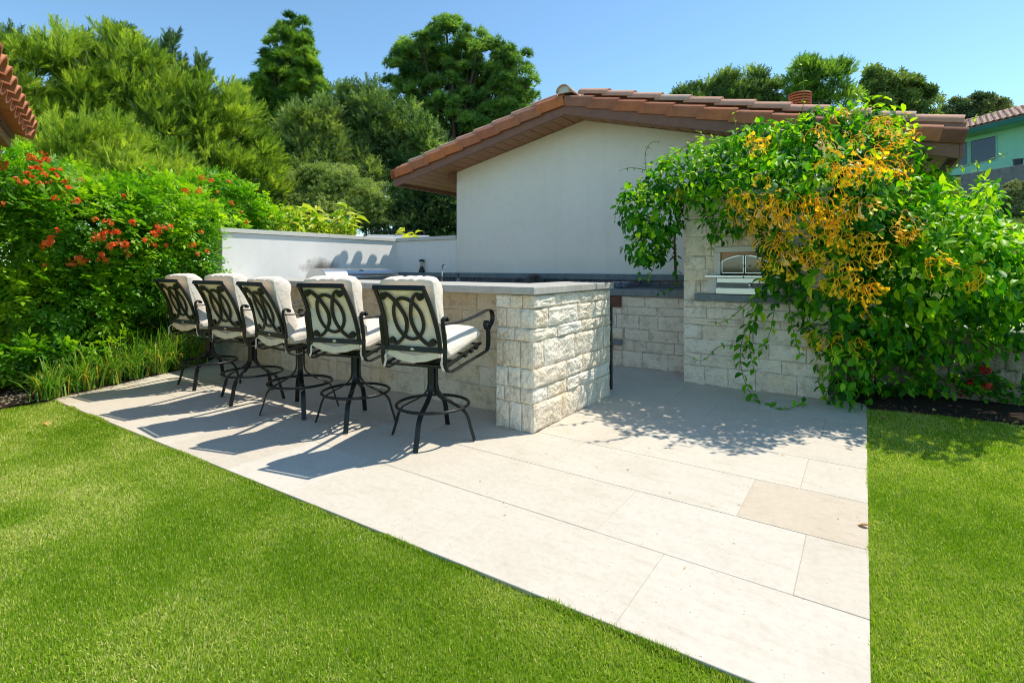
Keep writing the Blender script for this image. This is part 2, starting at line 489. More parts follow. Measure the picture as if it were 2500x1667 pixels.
M['ginger'] = mat_leaf('variegated_leaf_single', [(0, (0.20, 0.38, 0.02)), (0.5, (0.46, 0.55, 0.05)), (1, (0.66, 0.62, 0.14))], 0.4, 0.4, 0.35)
M['strap'] = mat_leaf('strap_leaf', [(0, (0.035, 0.13, 0.012)), (0.5, (0.11, 0.28, 0.02)), (0.85, (0.30, 0.42, 0.05)), (1, (0.55, 0.38, 0.06))], 0.42, 0.45, 0.38)
M['grass'] = mat_leaf('lawn_blade', [(0, (0.13, 0.27, 0.006)), (0.3, (0.24, 0.395, 0.013)), (0.65, (0.39, 0.50, 0.05)), (1, (0.63, 0.61, 0.25))], 0.5, 0.3, 0.35)
M['bank_grass'] = mat_leaf('bank_grass_blade', [(0, (0.08, 0.17, 0.02)), (0.5, (0.17, 0.26, 0.04)), (1, (0.36, 0.33, 0.12))], 0.6, 0.2, 0.3)
M['yellow'] = mat_leaf('honeysuckle_flower_single', [(0, (0.97, 0.63, 0.02)), (0.6, (0.97, 0.73, 0.03)), (0.85, (0.95, 0.56, 0.02)), (1, (0.90, 0.84, 0.5))], 0.5, 0.3, 0.5, (1.2, 1.05, 0.5))
M['orange'] = mat_leaf('trumpet_flower_single', [(0, (0.90, 0.13, 0.02)), (0.5, (0.95, 0.22, 0.035)), (1, (0.92, 0.32, 0.09))], 0.5, 0.3, 0.35, (1.1, 0.8, 0.5))
M['red'] = mat_leaf('red_flower_single', [(0, (0.55, 0.008, 0.012)), (1, (0.75, 0.02, 0.03))], 0.5, 0.3, 0.3, (1.1, 0.5, 0.5))
M['litter'] = mat_leaf('dry_leaf_single', [(0, (0.42, 0.26, 0.10)), (0.5, (0.60, 0.36, 0.10)), (1, (0.5, 0.42, 0.16))], 0.7, 0.2, 0.2, (1.1, 0.9, 0.6))
def mat_bark(name, a, b):
    t = NT(name); n = t.noise(t.world((1, 1, 0.25)), 24, 5, 0.7); t.color(t.ramp(n, [(0.3, a), (0.7, b)])); t.b.inputs['Roughness'].default_value = 0.95; t.b.inputs['Specular IOR Level'].default_value = 0.1; t.bump(n, 0.8, 0.03); return t.m
M['bark'] = mat_bark('bark', (0.05, 0.035, 0.025), (0.13, 0.10, 0.075))
M['stem'] = mat_bark('green_stem', (0.12, 0.16, 0.04), (0.22, 0.22, 0.08))
M['stem_brown'] = mat_bark('brown_stem', (0.10, 0.06, 0.035), (0.20, 0.13, 0.08))
def mat_ground(name, a, b, c3, s1=6, bump=0.6):
    t = NT(name); v = t.world(); n1 = t.noise(v, s1, 6, 0.7); n2 = t.noise(v, s1 * 9, 4, 0.7)
    c = t.ramp(n1, [(0.3, a), (0.55, b), (0.75, c3)]); c = t.mix(0.7, c, t.ramp(n2, [(0.3, (0.5, 0.5, 0.5)), (0.6, (1.1, 1.1, 1.1))]), 'MULTIPLY')
    t.color(c); t.b.inputs['Roughness'].default_value = 1; t.b.inputs['Specular IOR Level'].default_value = 0.1; t.bump(t.math('ADD', n1, n2), bump, 0.03); return t.m
M['turf'] = mat_ground('turf_base', (0.10, 0.18, 0.01), (0.16, 0.25, 0.018), (0.22, 0.28, 0.04), 14)
M['soil'] = mat_ground('bark_mulch', (0.035, 0.024, 0.016), (0.08, 0.055, 0.038), (0.16, 0.12, 0.085), 22, 1.0)
M['hill'] = mat_ground('hillside_grass', (0.06, 0.10, 0.02), (0.11, 0.15, 0.035), (0.21, 0.19, 0.08), 1.4)
M['concrete'] = mat_slab('pale_concrete', (0.52, 0.50, 0.46), (0.62, 0.6, 0.56), 0.2)
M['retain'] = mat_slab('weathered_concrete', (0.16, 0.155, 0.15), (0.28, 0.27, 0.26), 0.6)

# ------------------------------------------------------------------ ground
def sstep(a, b, x):
    t = np.clip((x - a) / (b - a), 0, 1)
    return t * t * (3 - 2 * t)
def ground_z(x, y):
    x = np.asarray(x, float); y = np.asarray(y, float)
    hill = np.interp(y, [15.2, 16.4, 20.5, 27.3, 32.4, 33.6, 39.0, 54.0, 62.0], [0, 0.8, 2.3, 3.6, 4.4, 5.2, 6.2, 8.7, 9.2]) * sstep(-9.0, 0.0, x)
    back = 0.50 * sstep(7.5, 10.0, y) * (1 - sstep(-6.0, -4.0, x))
    left = 0.9 * sstep(8.5, 16.0, -x)
    return -0.05 + np.maximum(np.maximum(hill, back), left)
gx = np.concatenate([np.linspace(-400, -42, 12), np.linspace(-40, 40, 81), np.linspace(42, 400, 12)])
gy = np.concatenate([np.linspace(-300, -22, 8), np.linspace(-20, 70, 136), np.linspace(72, 500, 14)])
XX, YY = np.meshgrid(gx, gy, indexing='ij')
ZZ = ground_z(XX, YY)
V = np.stack([XX.ravel(), YY.ravel(), ZZ.ravel()], 1)
ny = len(gy)
idx = np.arange(len(gx) * ny).reshape(len(gx), ny)
Fq = np.stack([idx[:-1, :-1].ravel(), idx[1:, :-1].ravel(), idx[1:, 1:].ravel(), idx[:-1, 1:].ravel()], 1)
tag(link('ground', np_mesh('ground', V, Fq, smooth=True), M['hill']), kind='structure')

# lawn base, cut round the patio, and the soil beds
def edge_y(x): return 1.690 + 0.028 * x          # the lawn edge of the patio
lawn = empty('lawn'); tag(lawn, kind='structure')
LAWN = [(-9.0, 1.1, -4.0, 1.60), (1.1, 4.5, -4.0, 5.55)]
b = MB(); b.prism([(-9.0, -4.0), (0.018, -4.0), (0.018, edge_y(0.018) - 0.0015), (-9.0, edge_y(-9.0) - 0.0015)], 'z', -0.30, -0.018); b.build('turf_base', M['turf'], lawn)
b = MB(); b.box(0.0182, 4.5, -4.0, 5.60, -0.30, -0.017); b.build('turf_base', M['turf'], lawn)

bed = MB()
bed.prism([(-6.33, 1.50), (-6.50, 1.95), (-6.82, 2.75), (-7.12, 3.25), (-7.40, 3.5), (-7.62, 7.2), (-13, 7.2), (-13, -1.0), (-6.62, -1.0), (-6.30, 0.95)], 'z', -0.2, 0.012)
tag(bed.build('planting_bed', M['soil'], bevel=0.01), kind='structure')
bed = MB(); bed.prism([(0.03, 5.54), (0.45, 5.63), (1.05, 5.71), (2.6, 5.8), (4.5, 5.9), (4.5, 7.2), (-0.3, 7.2), (-0.2, 5.78), (0.0, 5.66)], 'z', -0.2, 0.008)
tag(bed.build('vine_bed', M['soil'], bevel=0.01), kind='structure')
b = MB(); b.box(1.4, 12, 9.8, 15.2, -0.2, 0.05); tag(b.build('driveway', M['concrete']), kind='structure')

# ------------------------------------------------------------------ patio of travertine slabs
patio = empty('patio'); tag(patio, kind='structure')
b = MB(); b.prism([(-7.45, edge_y(-7.45) + 0.006), (0.010, edge_y(0.01) + 0.006), (0.010, 6.85), (-7.45, 6.85)], 'z', -0.25, -0.0025); b.build('grout_bed', M['grout'], patio)
ROWY = [1.667, 2.212, 2.752, 3.298, 3.845, 4.398, 4.950, 5.500, 6.05, 6.60, 6.85]
CUTS = {0: [-0.72], 1: [-0.225, -1.05], 2: [-0.53, -1.64], 3: [-0.30, -1.38], 4: [-0.655, -1.42], 5: [-0.262, -1.094], 6: [-0.78, -1.515], 7: [-1.2], 8: [-0.8], 9: [-1.3]}
G = 0.002
for i in range(len(ROWY) - 1):
    xs = [0.016] + CUTS[i]
    while xs[-1] > -7.4:
        xs.append(xs[-1] - rnd.choice([0.82, 1.09, 0.82, 0.62, 1.09]))
    xs[-1] = -7.45
    for j in range(len(xs) - 1):
        x1, x0 = xs[j], xs[j + 1]
        if x1 - x0 < 0.05: continue
        y0, y1 = ROWY[i], ROWY[i + 1]
        b = MB()
        g1 = 0 if j == 0 else G
        xa, xb = x0 + G, x1 - g1
        b.prism([(xa, edge_y(xa) if i == 0 else y0 + G), (xb, edge_y(xb) if i == 0 else y0 + G), (xb, y1 - G), (xa, y1 - G)], 'z', -0.045, rnd.uniform(-0.0004, 0.0004))
        b.build('paving_slab', M['tile_dark'] if (i, j) in ((2, 0), (0, 7)) else M['tile'], patio, bevel=0.0018, seg=1)

# ------------------------------------------------------------------ stone walling
def block_mesh(seed, nx=12, nz=8, rough=1.0):
    """unit rock-faced block: width 1 (x), height 1 (z), front towards -y with a hewn bulge, 1 deep"""
    us = np.linspace(-0.5, 0.5, nx); ws = np.linspace(-0.5, 0.5, nz)
    vs, fs = [], []
    P = np.array([(u, 0, w) for u in us for w in ws])
    e = np.minimum(0.5 - abs(P[:, 0]), 0.5 - abs(P[:, 2]))
    bul = np.clip(e / 0.10, 0, 1) ** 0.6
    n1 = vnoise(P, 3.2, seed); n2 = vnoise(P, 7.0, seed + 50)
    n3 = vnoise(P, 13.0, seed + 80)
    y = -(0.52 + 0.10 * n1 * (1 - bul) + 0.50 * bul * (0.5 + 0.40 * n1 + 0.34 * n2 + 0.22 * n3)) * rough
    jx = vnoise(P, 3.0, seed + 9) * 0.02 * (e < 0.01); jz = vnoise(P, 2.6, seed + 19) * 0.045 * (e < 0.01)
    P2 = np.stack([P[:, 0] + jx, y, P[:, 2] + jz], 1)
    vs = [tuple(p) for p in P2]
    for i in range(nx - 1):
        for k in range(nz - 1):
            a = i * nz + k
            fs.append((a, a + nz, a + nz + 1, a + 1))
    ring = [i * nz for i in range(nx)] + [(nx - 1) * nz + k for k in range(1, nz)] + [i * nz + nz - 1 for i in range(nx - 2, -1, -1)] + [k for k in range(nz - 2, 0, -1)]
    n0 = len(vs)
    for r in ring:
        vs.append((vs[r][0], 1.0, vs[r][2]))
    m = len(ring)
    for q in range(m):
        fs.append((ring[q], n0 + q, n0 + (q + 1) % m, ring[(q + 1) % m]))
    me = bpy.data.meshes.new('stone_block')
    me.from_pydata(vs, [], fs)
    me.polygons.foreach_set('use_smooth', np.zeros((nx - 1) * (nz - 1) + m, dtype=bool))
    me.update()
    return me
_blocks = {}
def blocks_for(mat):
    if mat not in _blocks:
        _blocks[mat] = []
        for k in range(9):
            me = block_mesh(k * 7 + 3); me.materials.append(M[mat]); _blocks[mat].append(me)
    return _blocks[mat]

def stone_face(parent, origin, rz, length, rows, wmin, wmax, mat, relief=0.03, gap=0.009, holes=(), end_alt=True, seed=1):
    """courses of blocks on a face; x along the face, -y outward. rows: heights from the bottom up"""
    rr = random.Random(seed)
    ca, sa = math.cos(rz), math.sin(rz)
    z = origin[2]
    for r, h in enumerate(rows):
        x = 0.0
        first = True
        while x < length - 0.01:
            w = rr.uniform(wmin, wmax)
            if first and r % 2: w *= 0.55
            first = False
            if length - x - w < wmin * 0.6: w = length - x
            w = min(w, length - x)
            x0, x1, z0, z1 = x, x + w, z, z + h
            x += w
            segs = [(x0, x1, z0, z1)]
            for (hx0, hx1, hz0, hz1) in holes:
                nxt = []
                for (a, b_, c, d) in segs:
                    if b_ <= hx0 or a >= hx1 or d <= hz0 or c >= hz1:
                        nxt.append((a, b_, c, d)); continue
                    if a < hx0: nxt.append((a, hx0, c, d))
                    if b_ > hx1: nxt.append((hx1, b_, c, d))
                    ma, mb = max(a, hx0), min(b_, hx1)
                    if c < hz0: nxt.append((ma, mb, c, hz0))
                    if d > hz1: nxt.append((ma, mb, hz1, d))
                segs = nxt
            for (a, b_, c, d) in segs:
                if b_ - a < 0.03 or d - c < 0.025: continue
                me = rr.choice(blocks_for(mat))
                cx, cz = (a + b_) / 2, (c + d) / 2
                o = bpy.data.objects.new('stone_block', me)
                col.objects.link(o)
                o.parent = parent
                o.location = (origin[0] + ca * cx, origin[1] + sa * cx, cz)
                fl = rr.random() < 0.5
                o.rotation_euler = (0, math.pi if fl else 0, rz)
                o.scale = (b_ - a - gap, relief * rr.uniform(0.75, 1.25), d - c - gap)
        z += h

# raised bar in pale rock-faced stone
bar = empty('stone_bar', (-2.045, 3.24, 0))
tag(bar, 'raised outdoor bar of rock-faced limestone with a grey stone counter, behind the stools', 'bar')
def under(o, p):
    """parent keeping the world place (parent unrotated or not)"""
    o.parent = p
    o.matrix_parent_inverse = (Matrix.Translation(p.location) @ Matrix.Rotation(p.rotation_euler.z, 4, 'Z')).inverted()
    return o
BX = (-2.0, 3.24)
b = MB()
b.box(-5.36, -0.022, 0.3245, 0.70, 0, 1.035)       # knee wall core, left of the column
b.box(-0.338, -0.008, 0.008, 1.40, 0, 1.036)     # column and return core
b.box(-0.50, -0.336, 0.69, 1.395, 0, 1.034)
b.build('core', M['mortar'], bar)
ROWS = [0.215, 0.115, 0.150, 0.205, 0.10, 0.150, 0.10]
stone_face(bar, (-0.018, 0.0, 0), R(90), 1.415, ROWS, 0.24, 0.56, 'stone', 0.036, 0.008, seed=5)       # end face, towards the sun
stone_face(bar, (-0.345, 0.018, 0), 0, 0.345, ROWS, 0.11, 0.19, 'stone', 0.030, 0.007, seed=8)         # column front
stone_face(bar, (-0.345 + 0.012, 0.325, 0), R(-90), 0.30, ROWS, 0.14, 0.2, 'stone', 0.02, 0.01, seed=9)
stone_face(bar, (-5.36, 0.328, 0), 0, 5.03, [0.205, 0.165, 0.17, 0.145, 0.18, 0.17], 0.24, 0.46, 'stone_smooth', 0.012, 0.007, seed=12)
b = MB()
b.prism([(-5.36, -0.03), (0.03, -0.03), (0.03, 1.44), (-0.52, 1.44), (-0.52, 0.76), (-5.36, 0.76)], 'z', 1.042, 1.10)
b.build('countertop', M['counter'], bar, bevel=0.006)
b = MB(); b.box(-0.46, 0.012, 1.425, 1.455, 0.05, 0.90); b.build('black_door', M['black_plastic'], bar, bevel=0.006)
b = MB(); b.tube([(0.0, 1.475, 0.45), (0.0, 1.475, 0.75)], 0.009, 8); b.build('handle', M['steel'], bar, smooth=True)

# ------------------------------------------------------------------ garden walls
gw = empty('garden_wall', (-7.378, 3.57, 0))
tag(gw, 'white rendered garden wall with pale coping and a soot mark, meeting the house', 'wall')
b = MB(); b.prism([(-0.21, 0.0), (0.0, 0.0), (0.0, 3.23), (1.508, 3.23), (1.508, 3.43), (-0.21, 3.43)], 'z', -0.1, 1.735); b.build('render', M['stucco_soot'], gw, bevel=0.008)
ys = [-0.035, 0.86, 1.72, 2.42, 3.262]
for y0, y1 in zip(ys[:-1], ys[1:]):
    b = MB(); b.box(-0.24, 0.028, y0 + 0.0015, y1 - 0.0015, 1.737, 1.80 + rnd.uniform(-0.002, 0.002)); b.build('coping_slab', M['coping'], gw, bevel=0.004)
xs = [-0.24, 0.030, 0.62, 1.507]
for x0, x1 in zip(xs[:-1], xs[1:]):
    b = MB(); b.box(x0 + 0.0015, x1 - 0.0015, 3.2635 if x0 < 0 else 3.20, 3.46, 1.737, 1.803 + rnd.uniform(-0.002, 0.002)); b.build('coping_slab', M['coping'], gw, bevel=0.004)

# ------------------------------------------------------------------ back counter, backsplash and shelf along the house
bc = empty('back_counter', (-7.37, 6.08, 0))
tag(bc, 'low stone back counter with slate top and patterned tile splashback under the house wall', 'counter')
L = 5.755
b = MB(); b.box(0.03, L, 0.014, 0.70, 0.0, 0.885); b.box(0.03, 0.70, -2.3, 0.0139, 0.0, 0.884); b.build('core', M['mortar'], bc)
b = MB(); b.prism([(0.02, -2.33), (0.73, -2.33), (0.73, -0.03), (L + 0.03, -0.03), (L + 0.03, 0.70), (0.02, 0.70)], 'z', 0.89, 0.975); b.build('slate_top', M['slate'], bc, bevel=0.005)
stone_face(bc, (4.60, 0.022, 0), 0, 1.15, [0.20, 0.135, 0.145, 0.175, 0.10, 0.125], 0.22, 0.42, 'stone_tower', 0.020, 0.010, seed=21, holes=[(0.0, 0.265, 0.27, 0.34), (0.0, 0.25, 0.74, 0.89)])
stone_face(bc, (3.2, 0.022, 0), 0, 1.4, [0.20, 0.135, 0.145, 0.175, 0.10, 0.125], 0.22, 0.42, 'stone_tower', 0.020, 0.010, seed=22)
b = MB(); b.box(4.60, 4.845, -0.012, 0.022, 0.745, 0.886); b.build('wood_panel', M['red_wood'], bc, bevel=0.003)
b = MB(); b.box(4.60, 4.86, -0.035, 0.022, 0.272, 0.335); b.build('slate_ledge', M['slate'], bc, bevel=0.004)
# splashback of small patterned tiles
t = NT('patterned_tile')
v = t.coord('Object', (1, 1, 1)); sx = t.n('SeparateXYZ'); t.l(v, sx.inputs[0])
fx = t.math('FRACT', t.math('MULTIPLY', sx.outputs['X'], 13.0)); fz = t.math('FRACT', t.math('MULTIPLY', sx.outputs['Z'], 13.0))
cx = t.math('ABSOLUTE', t.math('SUBTRACT', fx, 0.5)); cz = t.math('ABSOLUTE', t.math('SUBTRACT', fz, 0.5))
rr_ = t.math('SQRT', t.math('ADD', t.math('MULTIPLY', cx, cx), t.math('MULTIPLY', cz, cz)))
wv_ = t.math('SINE', t.math('MULTIPLY', rr_, 26.0)); dg_ = t.math('SINE', t.math('MULTIPLY', t.math('MULTIPLY', cx, cz), 160.0))
f_ = t.math('GREATER_THAN', t.math('ADD', wv_, dg_), 0.55)
t.color(t.mix(f_, (0.012, 0.020, 0.06), (0.34, 0.38, 0.44))); t.b.inputs['Roughness'].default_value = 0.18
M['pattern'] = t.m
k = 0
x = 0.02
while x < L - 0.02:
    w = min(0.3, L - x); b = MB(); b.box(x + 0.0015, x + w - 0.0015, 0.700, 0.712, 0.977, 1.068); b.build('splash_tile', M['pattern'], bc, bevel=0.002, seg=1); x += w
b = MB(); b.box(1.55, L + 0.02, 0.60, 0.718, 1.07, 1.152); b.build('slate_shelf', M['slate'], bc, bevel=0.005)
b = MB(); b.box(0.005, 1.549, 0.60, 0.718, 1.07, 1.151); b.build('slate_shelf', M['slate'], bc, bevel=0.005)

# ------------------------------------------------------------------ oven tower
TA = 0.0
tower = empty('oven_tower', (-1.62, 5.63, 0), TA)
tag(tower, 'tall pale limestone oven surround half hidden under flowering honeysuckle', 'oven surround')
TL, TH_ = 1.345, 1.96
b = MB()
b.box(0.012, 0.36, 0.012, 1.04, 0, TH_); b.box(0.87, TL - 0.012, 0.012, 1.04, 0, TH_ - 0.001); b.box(0.3599, 0.8701, 0.013, 1.039, 0, 0.962); b.box(0.3598, 0.8702, 0.013, 1.038, 1.42, TH_ - 0.002); b.box(0.3597, 0.8703, 0.45, 1.037, 0.95, 1.43)
b.build('core', M['mortar'], tower)
TROWS = [0.195, 0.131, 0.156, 0.150, 0.075, 0.112, 0.076, 0.205, 0.125, 0.14, 0.205, 0.19, 0.20]
stone_face(tower, (0, 0.02, 0), 0, TL, TROWS, 0.22, 0.50, 'stone_tower', 0.026, 0.008, holes=[(0.33, 0.90, 0.967, 1.462), (0.133, 1.093, 0.895, 0.968)], seed=31)
stone_face(tower, (TL - 0.02, 0.0, 0), R(90), 1.05, TROWS, 0.22, 0.45, 'stone_tower', 0.024, 0.011, seed=33)
stone_face(tower, (0.02, 1.05, 0), R(-90), 1.05, TROWS, 0.22, 0.45, 'stone_tower', 0.02, 0.011, seed=34)
b = MB(); b.box(0.133, 1.093, -0.06, 0.03, 0.895, 0.966); b.build('slate_hearth', M['slate'], tower, bevel=0.005)
b = MB(); b.box(0.33, 0.90, -0.012, 0.03, 1.404, 1.460); b.build('lintel', M['coping'], tower, bevel=0.004)
b = MB(); b.box(-0.04, TL + 0.04, -0.05, 1.09, TH_, TH_ + 0.06); b.build('capping', M['coping'], tower, bevel=0.006)

oven = empty('pizza_oven', tuple(np.array(tower.location) + np.array([0.614, 0.0, 0.968])), TA)
oven.scale = (0.86, 1.0, 0.93)
tag(oven, 'built-in stainless pizza oven with arched dark glass doors in the stone tower', 'oven')
b = MB()
b.box(-0.345, -0.268, -0.008, 0.03, 0.215, 0.466); b.build('jamb', M['coping'], oven, bevel=0.003)
b = MB(); b.box(0.268, 0.345, -0.008, 0.03, 0.215, 0.466); b.build('jamb', M['coping'], oven, bevel=0.003)
b = MB(); b.box(-0.275, 0.275, 0.36, 0.40, 0.21, 0.47); b.build('fire_brick_back', M['tan_stucco'], oven)
b = MB(); n = 20
arc = [(-0.262 + 0.524 * i / n, 0.372 + 0.062 * (1 - ((i / n - 0.5) * 2) ** 2)) for i in range(n + 1)]
b.prism([(-0.266, 0.466), (-0.266, 0.372)] + arc + [(0.266, 0.372), (0.266, 0.466)], 'y', 0.030, 0.045); b.build('arch_panel', M['tan_stucco'], oven)
for sgn in (-1, 1):
    pts = [(sgn * 0.012, 0.238)] + [(sgn * x_, z_) for x_, z_ in [(0.012, 0.43), (0.07, 0.427), (0.13, 0.414), (0.19, 0.395), (0.25, 0.368), (0.25, 0.238)]]
    d = MB(); d.prism(pts if sgn > 0 else pts[::-1], 'y', 0.012, 0.022)
    door = d.build('oven_door', M['dark_glass'], oven)
    fr = MB(); fr.ribbon([(p[0], 0.013, p[1]) for p in pts], (0, 1, 0), 0.026, 0.012, closed=True); fr.build('door_frame', M['steel'], door)
    hd = MB(); hd.tube([(sgn * 0.012, -0.012, 0.318), (sgn * 0.036, -0.016, 0.318), (sgn * 0.062, -0.012, 0.318)], 0.006, 8); hd.build('handle', M['chrome'], door, smooth=True)
    hg = MB(); hg.tube([(sgn * 0.263, 0.0, 0.27), (sgn * 0.263, 0.0, 0.36)], 0.005, 6); hg.build('hinge', M['steel'], door)
b = MB(); b.box(-0.43, 0.43, -0.085, 0.03, 0.186, 0.212); b.build('landing_shelf', M['steel'], oven, bevel=0.003)
b = MB(); b.box(-0.41, -0.312, -0.013, 0.03, 0.004, 0.184); b.build('side_panel', M['coping'], oven, bevel=0.003)
b = MB(); b.box(0.312, 0.41, -0.013, 0.03, 0.004, 0.184); b.build('side_panel', M['coping'], oven, bevel=0.003)
b = MB(); b.prism([(-0.052, 0.006), (-0.052, 0.07), (-0.012, 0.13), (-0.012, 0.182), (0.03, 0.182), (0.03, 0.006)], 'x', -0.308, 0.308); b.build('control_panel', M['steel'], oven, bevel=0.002)
b = MB(); b.lathe([(0.0, 0), (0.022, 0.0), (0.022, 0.012), (0.016, 0.03), (0.0, 0.031)], sides=18); b.build('knob', M['chrome'], oven, smooth=True, loc=(0.07, -0.03, 0.105), rot=(R(90 - 35), 0, 0))
b = MB(); b.tube([(0.005, -0.092, 0.205), (0.012, -0.098, 0.19), (0.004, -0.095, 0.178)], 0.004, 6); b.build('latch', M['black_plastic'], oven)

# ------------------------------------------------------------------ house with tiled gable roof
house = empty('house', (-3.4, 6.8, 0))
tag(house, 'white stucco house gable under a terracotta tile roof with brown eaves', 'house')
XA, SL, SR = -3.40, 0.205, 0.268                   # ridge x, left and right roof slopes
XL, XR = -6.78, 0.72                              # eave ends
def soff(x): return 3.415 - (SL * (XA - x) if x < XA else SR * (x - XA))
HX = lambda x: x - XA
b = MB()
b.prism([(HX(-5.87), -0.1), (HX(0.12), -0.1), (HX(0.12), soff(0.12)), (0, soff(XA)), (HX(-5.87), soff(-5.87))], 'y', 0.0, 0.2)
b.box(HX(-5.87), HX(-5.67), 0.2, 7.0, -0.1, soff(-5.87)); b.box(HX(-0.08), HX(0.12), 0.2, 7.0, -0.1, soff(0.12))
b.build('wall', M['stucco_house'], house, bevel=0.012)
YR = -0.60                                         # rake plane, house-local y
def slope_board(x0, x1, dz0, dz1, y0, y1):
    m = MB()
    m.prism([(HX(x0), soff(x0) + dz0), (HX(x1), soff(x1) + dz0), (HX(x1), soff(x1) + dz1), (HX(x0), soff(x0) + dz1)], 'y', y0, y1)
    return m
for x0, x1 in ((XL, XA), (XA, XR)):
    slope_board(x0, x1, -0.062, 0.135, YR, YR + 0.035).build('fascia_board', M['fascia'], house, bevel=0.002)
x = XL + 0.04
while x < XR - 0.06:
    x1 = x + 0.178
    if x < XA < x1: x1 = XA
    x1 = min(x1, XR - 0.04)
    far = 7.4 if (x1 < -5.87 or x > 0.12) else 0.0
    slope_board(x + 0.007, x1 - 0.007, -0.004 + rnd.uniform(0, 0.006), 0.022, YR + 0.036, far).build('soffit_board', M['soffit'], house)
    x = x1
slope_board(XL, XA, 0.0221, 0.17, YR + 0.036, 7.5).build('roof_deck', M['void'], house)  # dark colour stands for shade above the board gaps
slope_board(XA, XR, 0.0221, 0.17, YR + 0.036, 7.5).build('roof_deck', M['void'], house)
b = MB(); b.box(HX(XL) - 0.03, HX(XL) - 0.002, YR + 0.01, 7.5, soff(XL) - 0.05, soff(XL) + 0.19); b.build('eave_board', M['fascia'], house, bevel=0.002)
b = MB(); b.box(HX(XL) - 0.022, HX(XL) + 0.02, YR + 0.06, 7.5, soff(XL) + 0.191, soff(XL) + 0.235); b.build('eave_closure', M['terra_pale'], house)
b = MB(); b.box(HX(XR) + 0.002, HX(XR) + 0.03, YR + 0.01, 7.5, soff(XR) - 0.05, soff(XR) + 0.13); b.build('eave_board', M['fascia'], house, bevel=0.002)
b = MB(); b.box(HX(-5.97), HX(-5.872), -0.10, 0.30, soff(-5.9) - 0.20, soff(-5.9) - 0.006); b.build('beam_end', M['fascia'], house, bevel=0.004)

def tile_mesh(prof, length, lift, thick=0.014, taper=0.94):
    """curved roof tile: profile (y,z) points, running along +x (down slope); the lower end is lifted over the next one"""
    n = len(prof)
    vs, fs = [], []
    P = np.array(prof)
    T = np.gradient(P, axis=0); N = np.stack([-T[:, 1], T[:, 0]], 1); N /= np.linalg.norm(N, axis=1)[:, None]
    for xx, dz, s in ((0.0, 0.0, taper), (length, lift, 1.0)):
        c = P.mean(0)
        Q = c + (P - c) * s
        for q in Q: vs.append((xx, q[0], q[1] + dz))
        for q, m_ in zip(Q, N): vs.append((xx, q[0] + m_[0] * -thick, q[1] + m_[1] * -thick + dz))
    for i in range(n - 1):
        fs.append((i, i + 1, 2 * n + i + 1, 2 * n + i))
        fs.append((n + i + 1, n + i, 3 * n + i, 3 * n + i + 1))
        fs.append((2 * n + i, 2 * n + i + 1, 3 * n + i + 1, 3 * n + i)); fs.append((i + 1, i, n + i, n + i + 1))
    fs.append((0, 2 * n, 3 * n, n)); fs.append((2 * n - 1, 4 * n - 1, 3 * n - 1, n - 1))
    me = bpy.data.meshes.new('roof_tile'); me.from_pydata(vs, [], fs)
    me.polygons.foreach_set('use_smooth', np.ones(len(fs), dtype=bool)); me.update()
    md = None
    return me
def crisp(o, ang=40):
    m = o.modifiers.new('crisp', 'EDGE_SPLIT'); m.split_angle = R(ang); return o
rake_prof = [(-0.012, -0.09), (-0.020, 0.0), (-0.013, 0.036), (0.015, 0.062), (0.06, 0.074), (0.11, 0.064), (0.14, 0.042)]
barrel = [(0.10 * math.cos(a), 0.092 * math.sin(a)) for a in np.linspace(0, math.pi, 9)][::-1]
TLEN, EXPO = 0.43, 0.37
rake_l = tile_mesh([(y, z) for y, z in rake_prof][::-1], TLEN, 0.030, 0.02)
rake_r = tile_mesh(rake_prof, TLEN, 0.030, 0.02)
barrel_m = tile_mesh(barrel, TLEN, 0.030, 0.018)
rake_l.materials.append(M['terra']); rake_r.materials.append(M['terra']); barrel_m.materials.append(M['terra_pale'])
def lay(me, x, y, z, side, name='roof_tile'):
    o = bpy.data.objects.new(name, me); col.objects.link(o); o.parent = house
    s = SL if side < 0 else SR
    if side > 0: o.rotation_euler = (0, math.atan(s), 0)
    else: o.rotation_euler = (0, math.atan(s), math.pi)
    o.location = (HX(x), y, z)
    crisp(o)
    return o
for side, xe, s in ((-1, XL, SL), (1, XR, SR)):
    cs = math.cos(math.atan(s))
    npc = int(abs(xe - XA) / (EXPO * cs)) + 2
    for i in range(npc):
        dx = min(i * EXPO * cs, abs(xe - XA) + 0.045 - TLEN * cs)
        xx = XA + side * dx
        zz = soff(xx) + 0.135
        if side > 0: o = lay(rake_r, xx, YR - 0.012, zz, side)
        else:
            o = lay(rake_l, xx, YR - 0.012, zz, side); o.scale = (1, -1, 1)
        # cover barrels: the first column by the verge, then the field of the roof
        for c in range(24):
            if side > 0 and 3 < c < 22 and i < npc - 2: 
                pass
            lay(barrel_m, xx + side * 0.16 * (dx + 0.16 + TLEN * cs < abs(xe - XA) + 0.06), YR + 0.175 + c * 0.305, zz + 0.080, side) if c < 2 else None
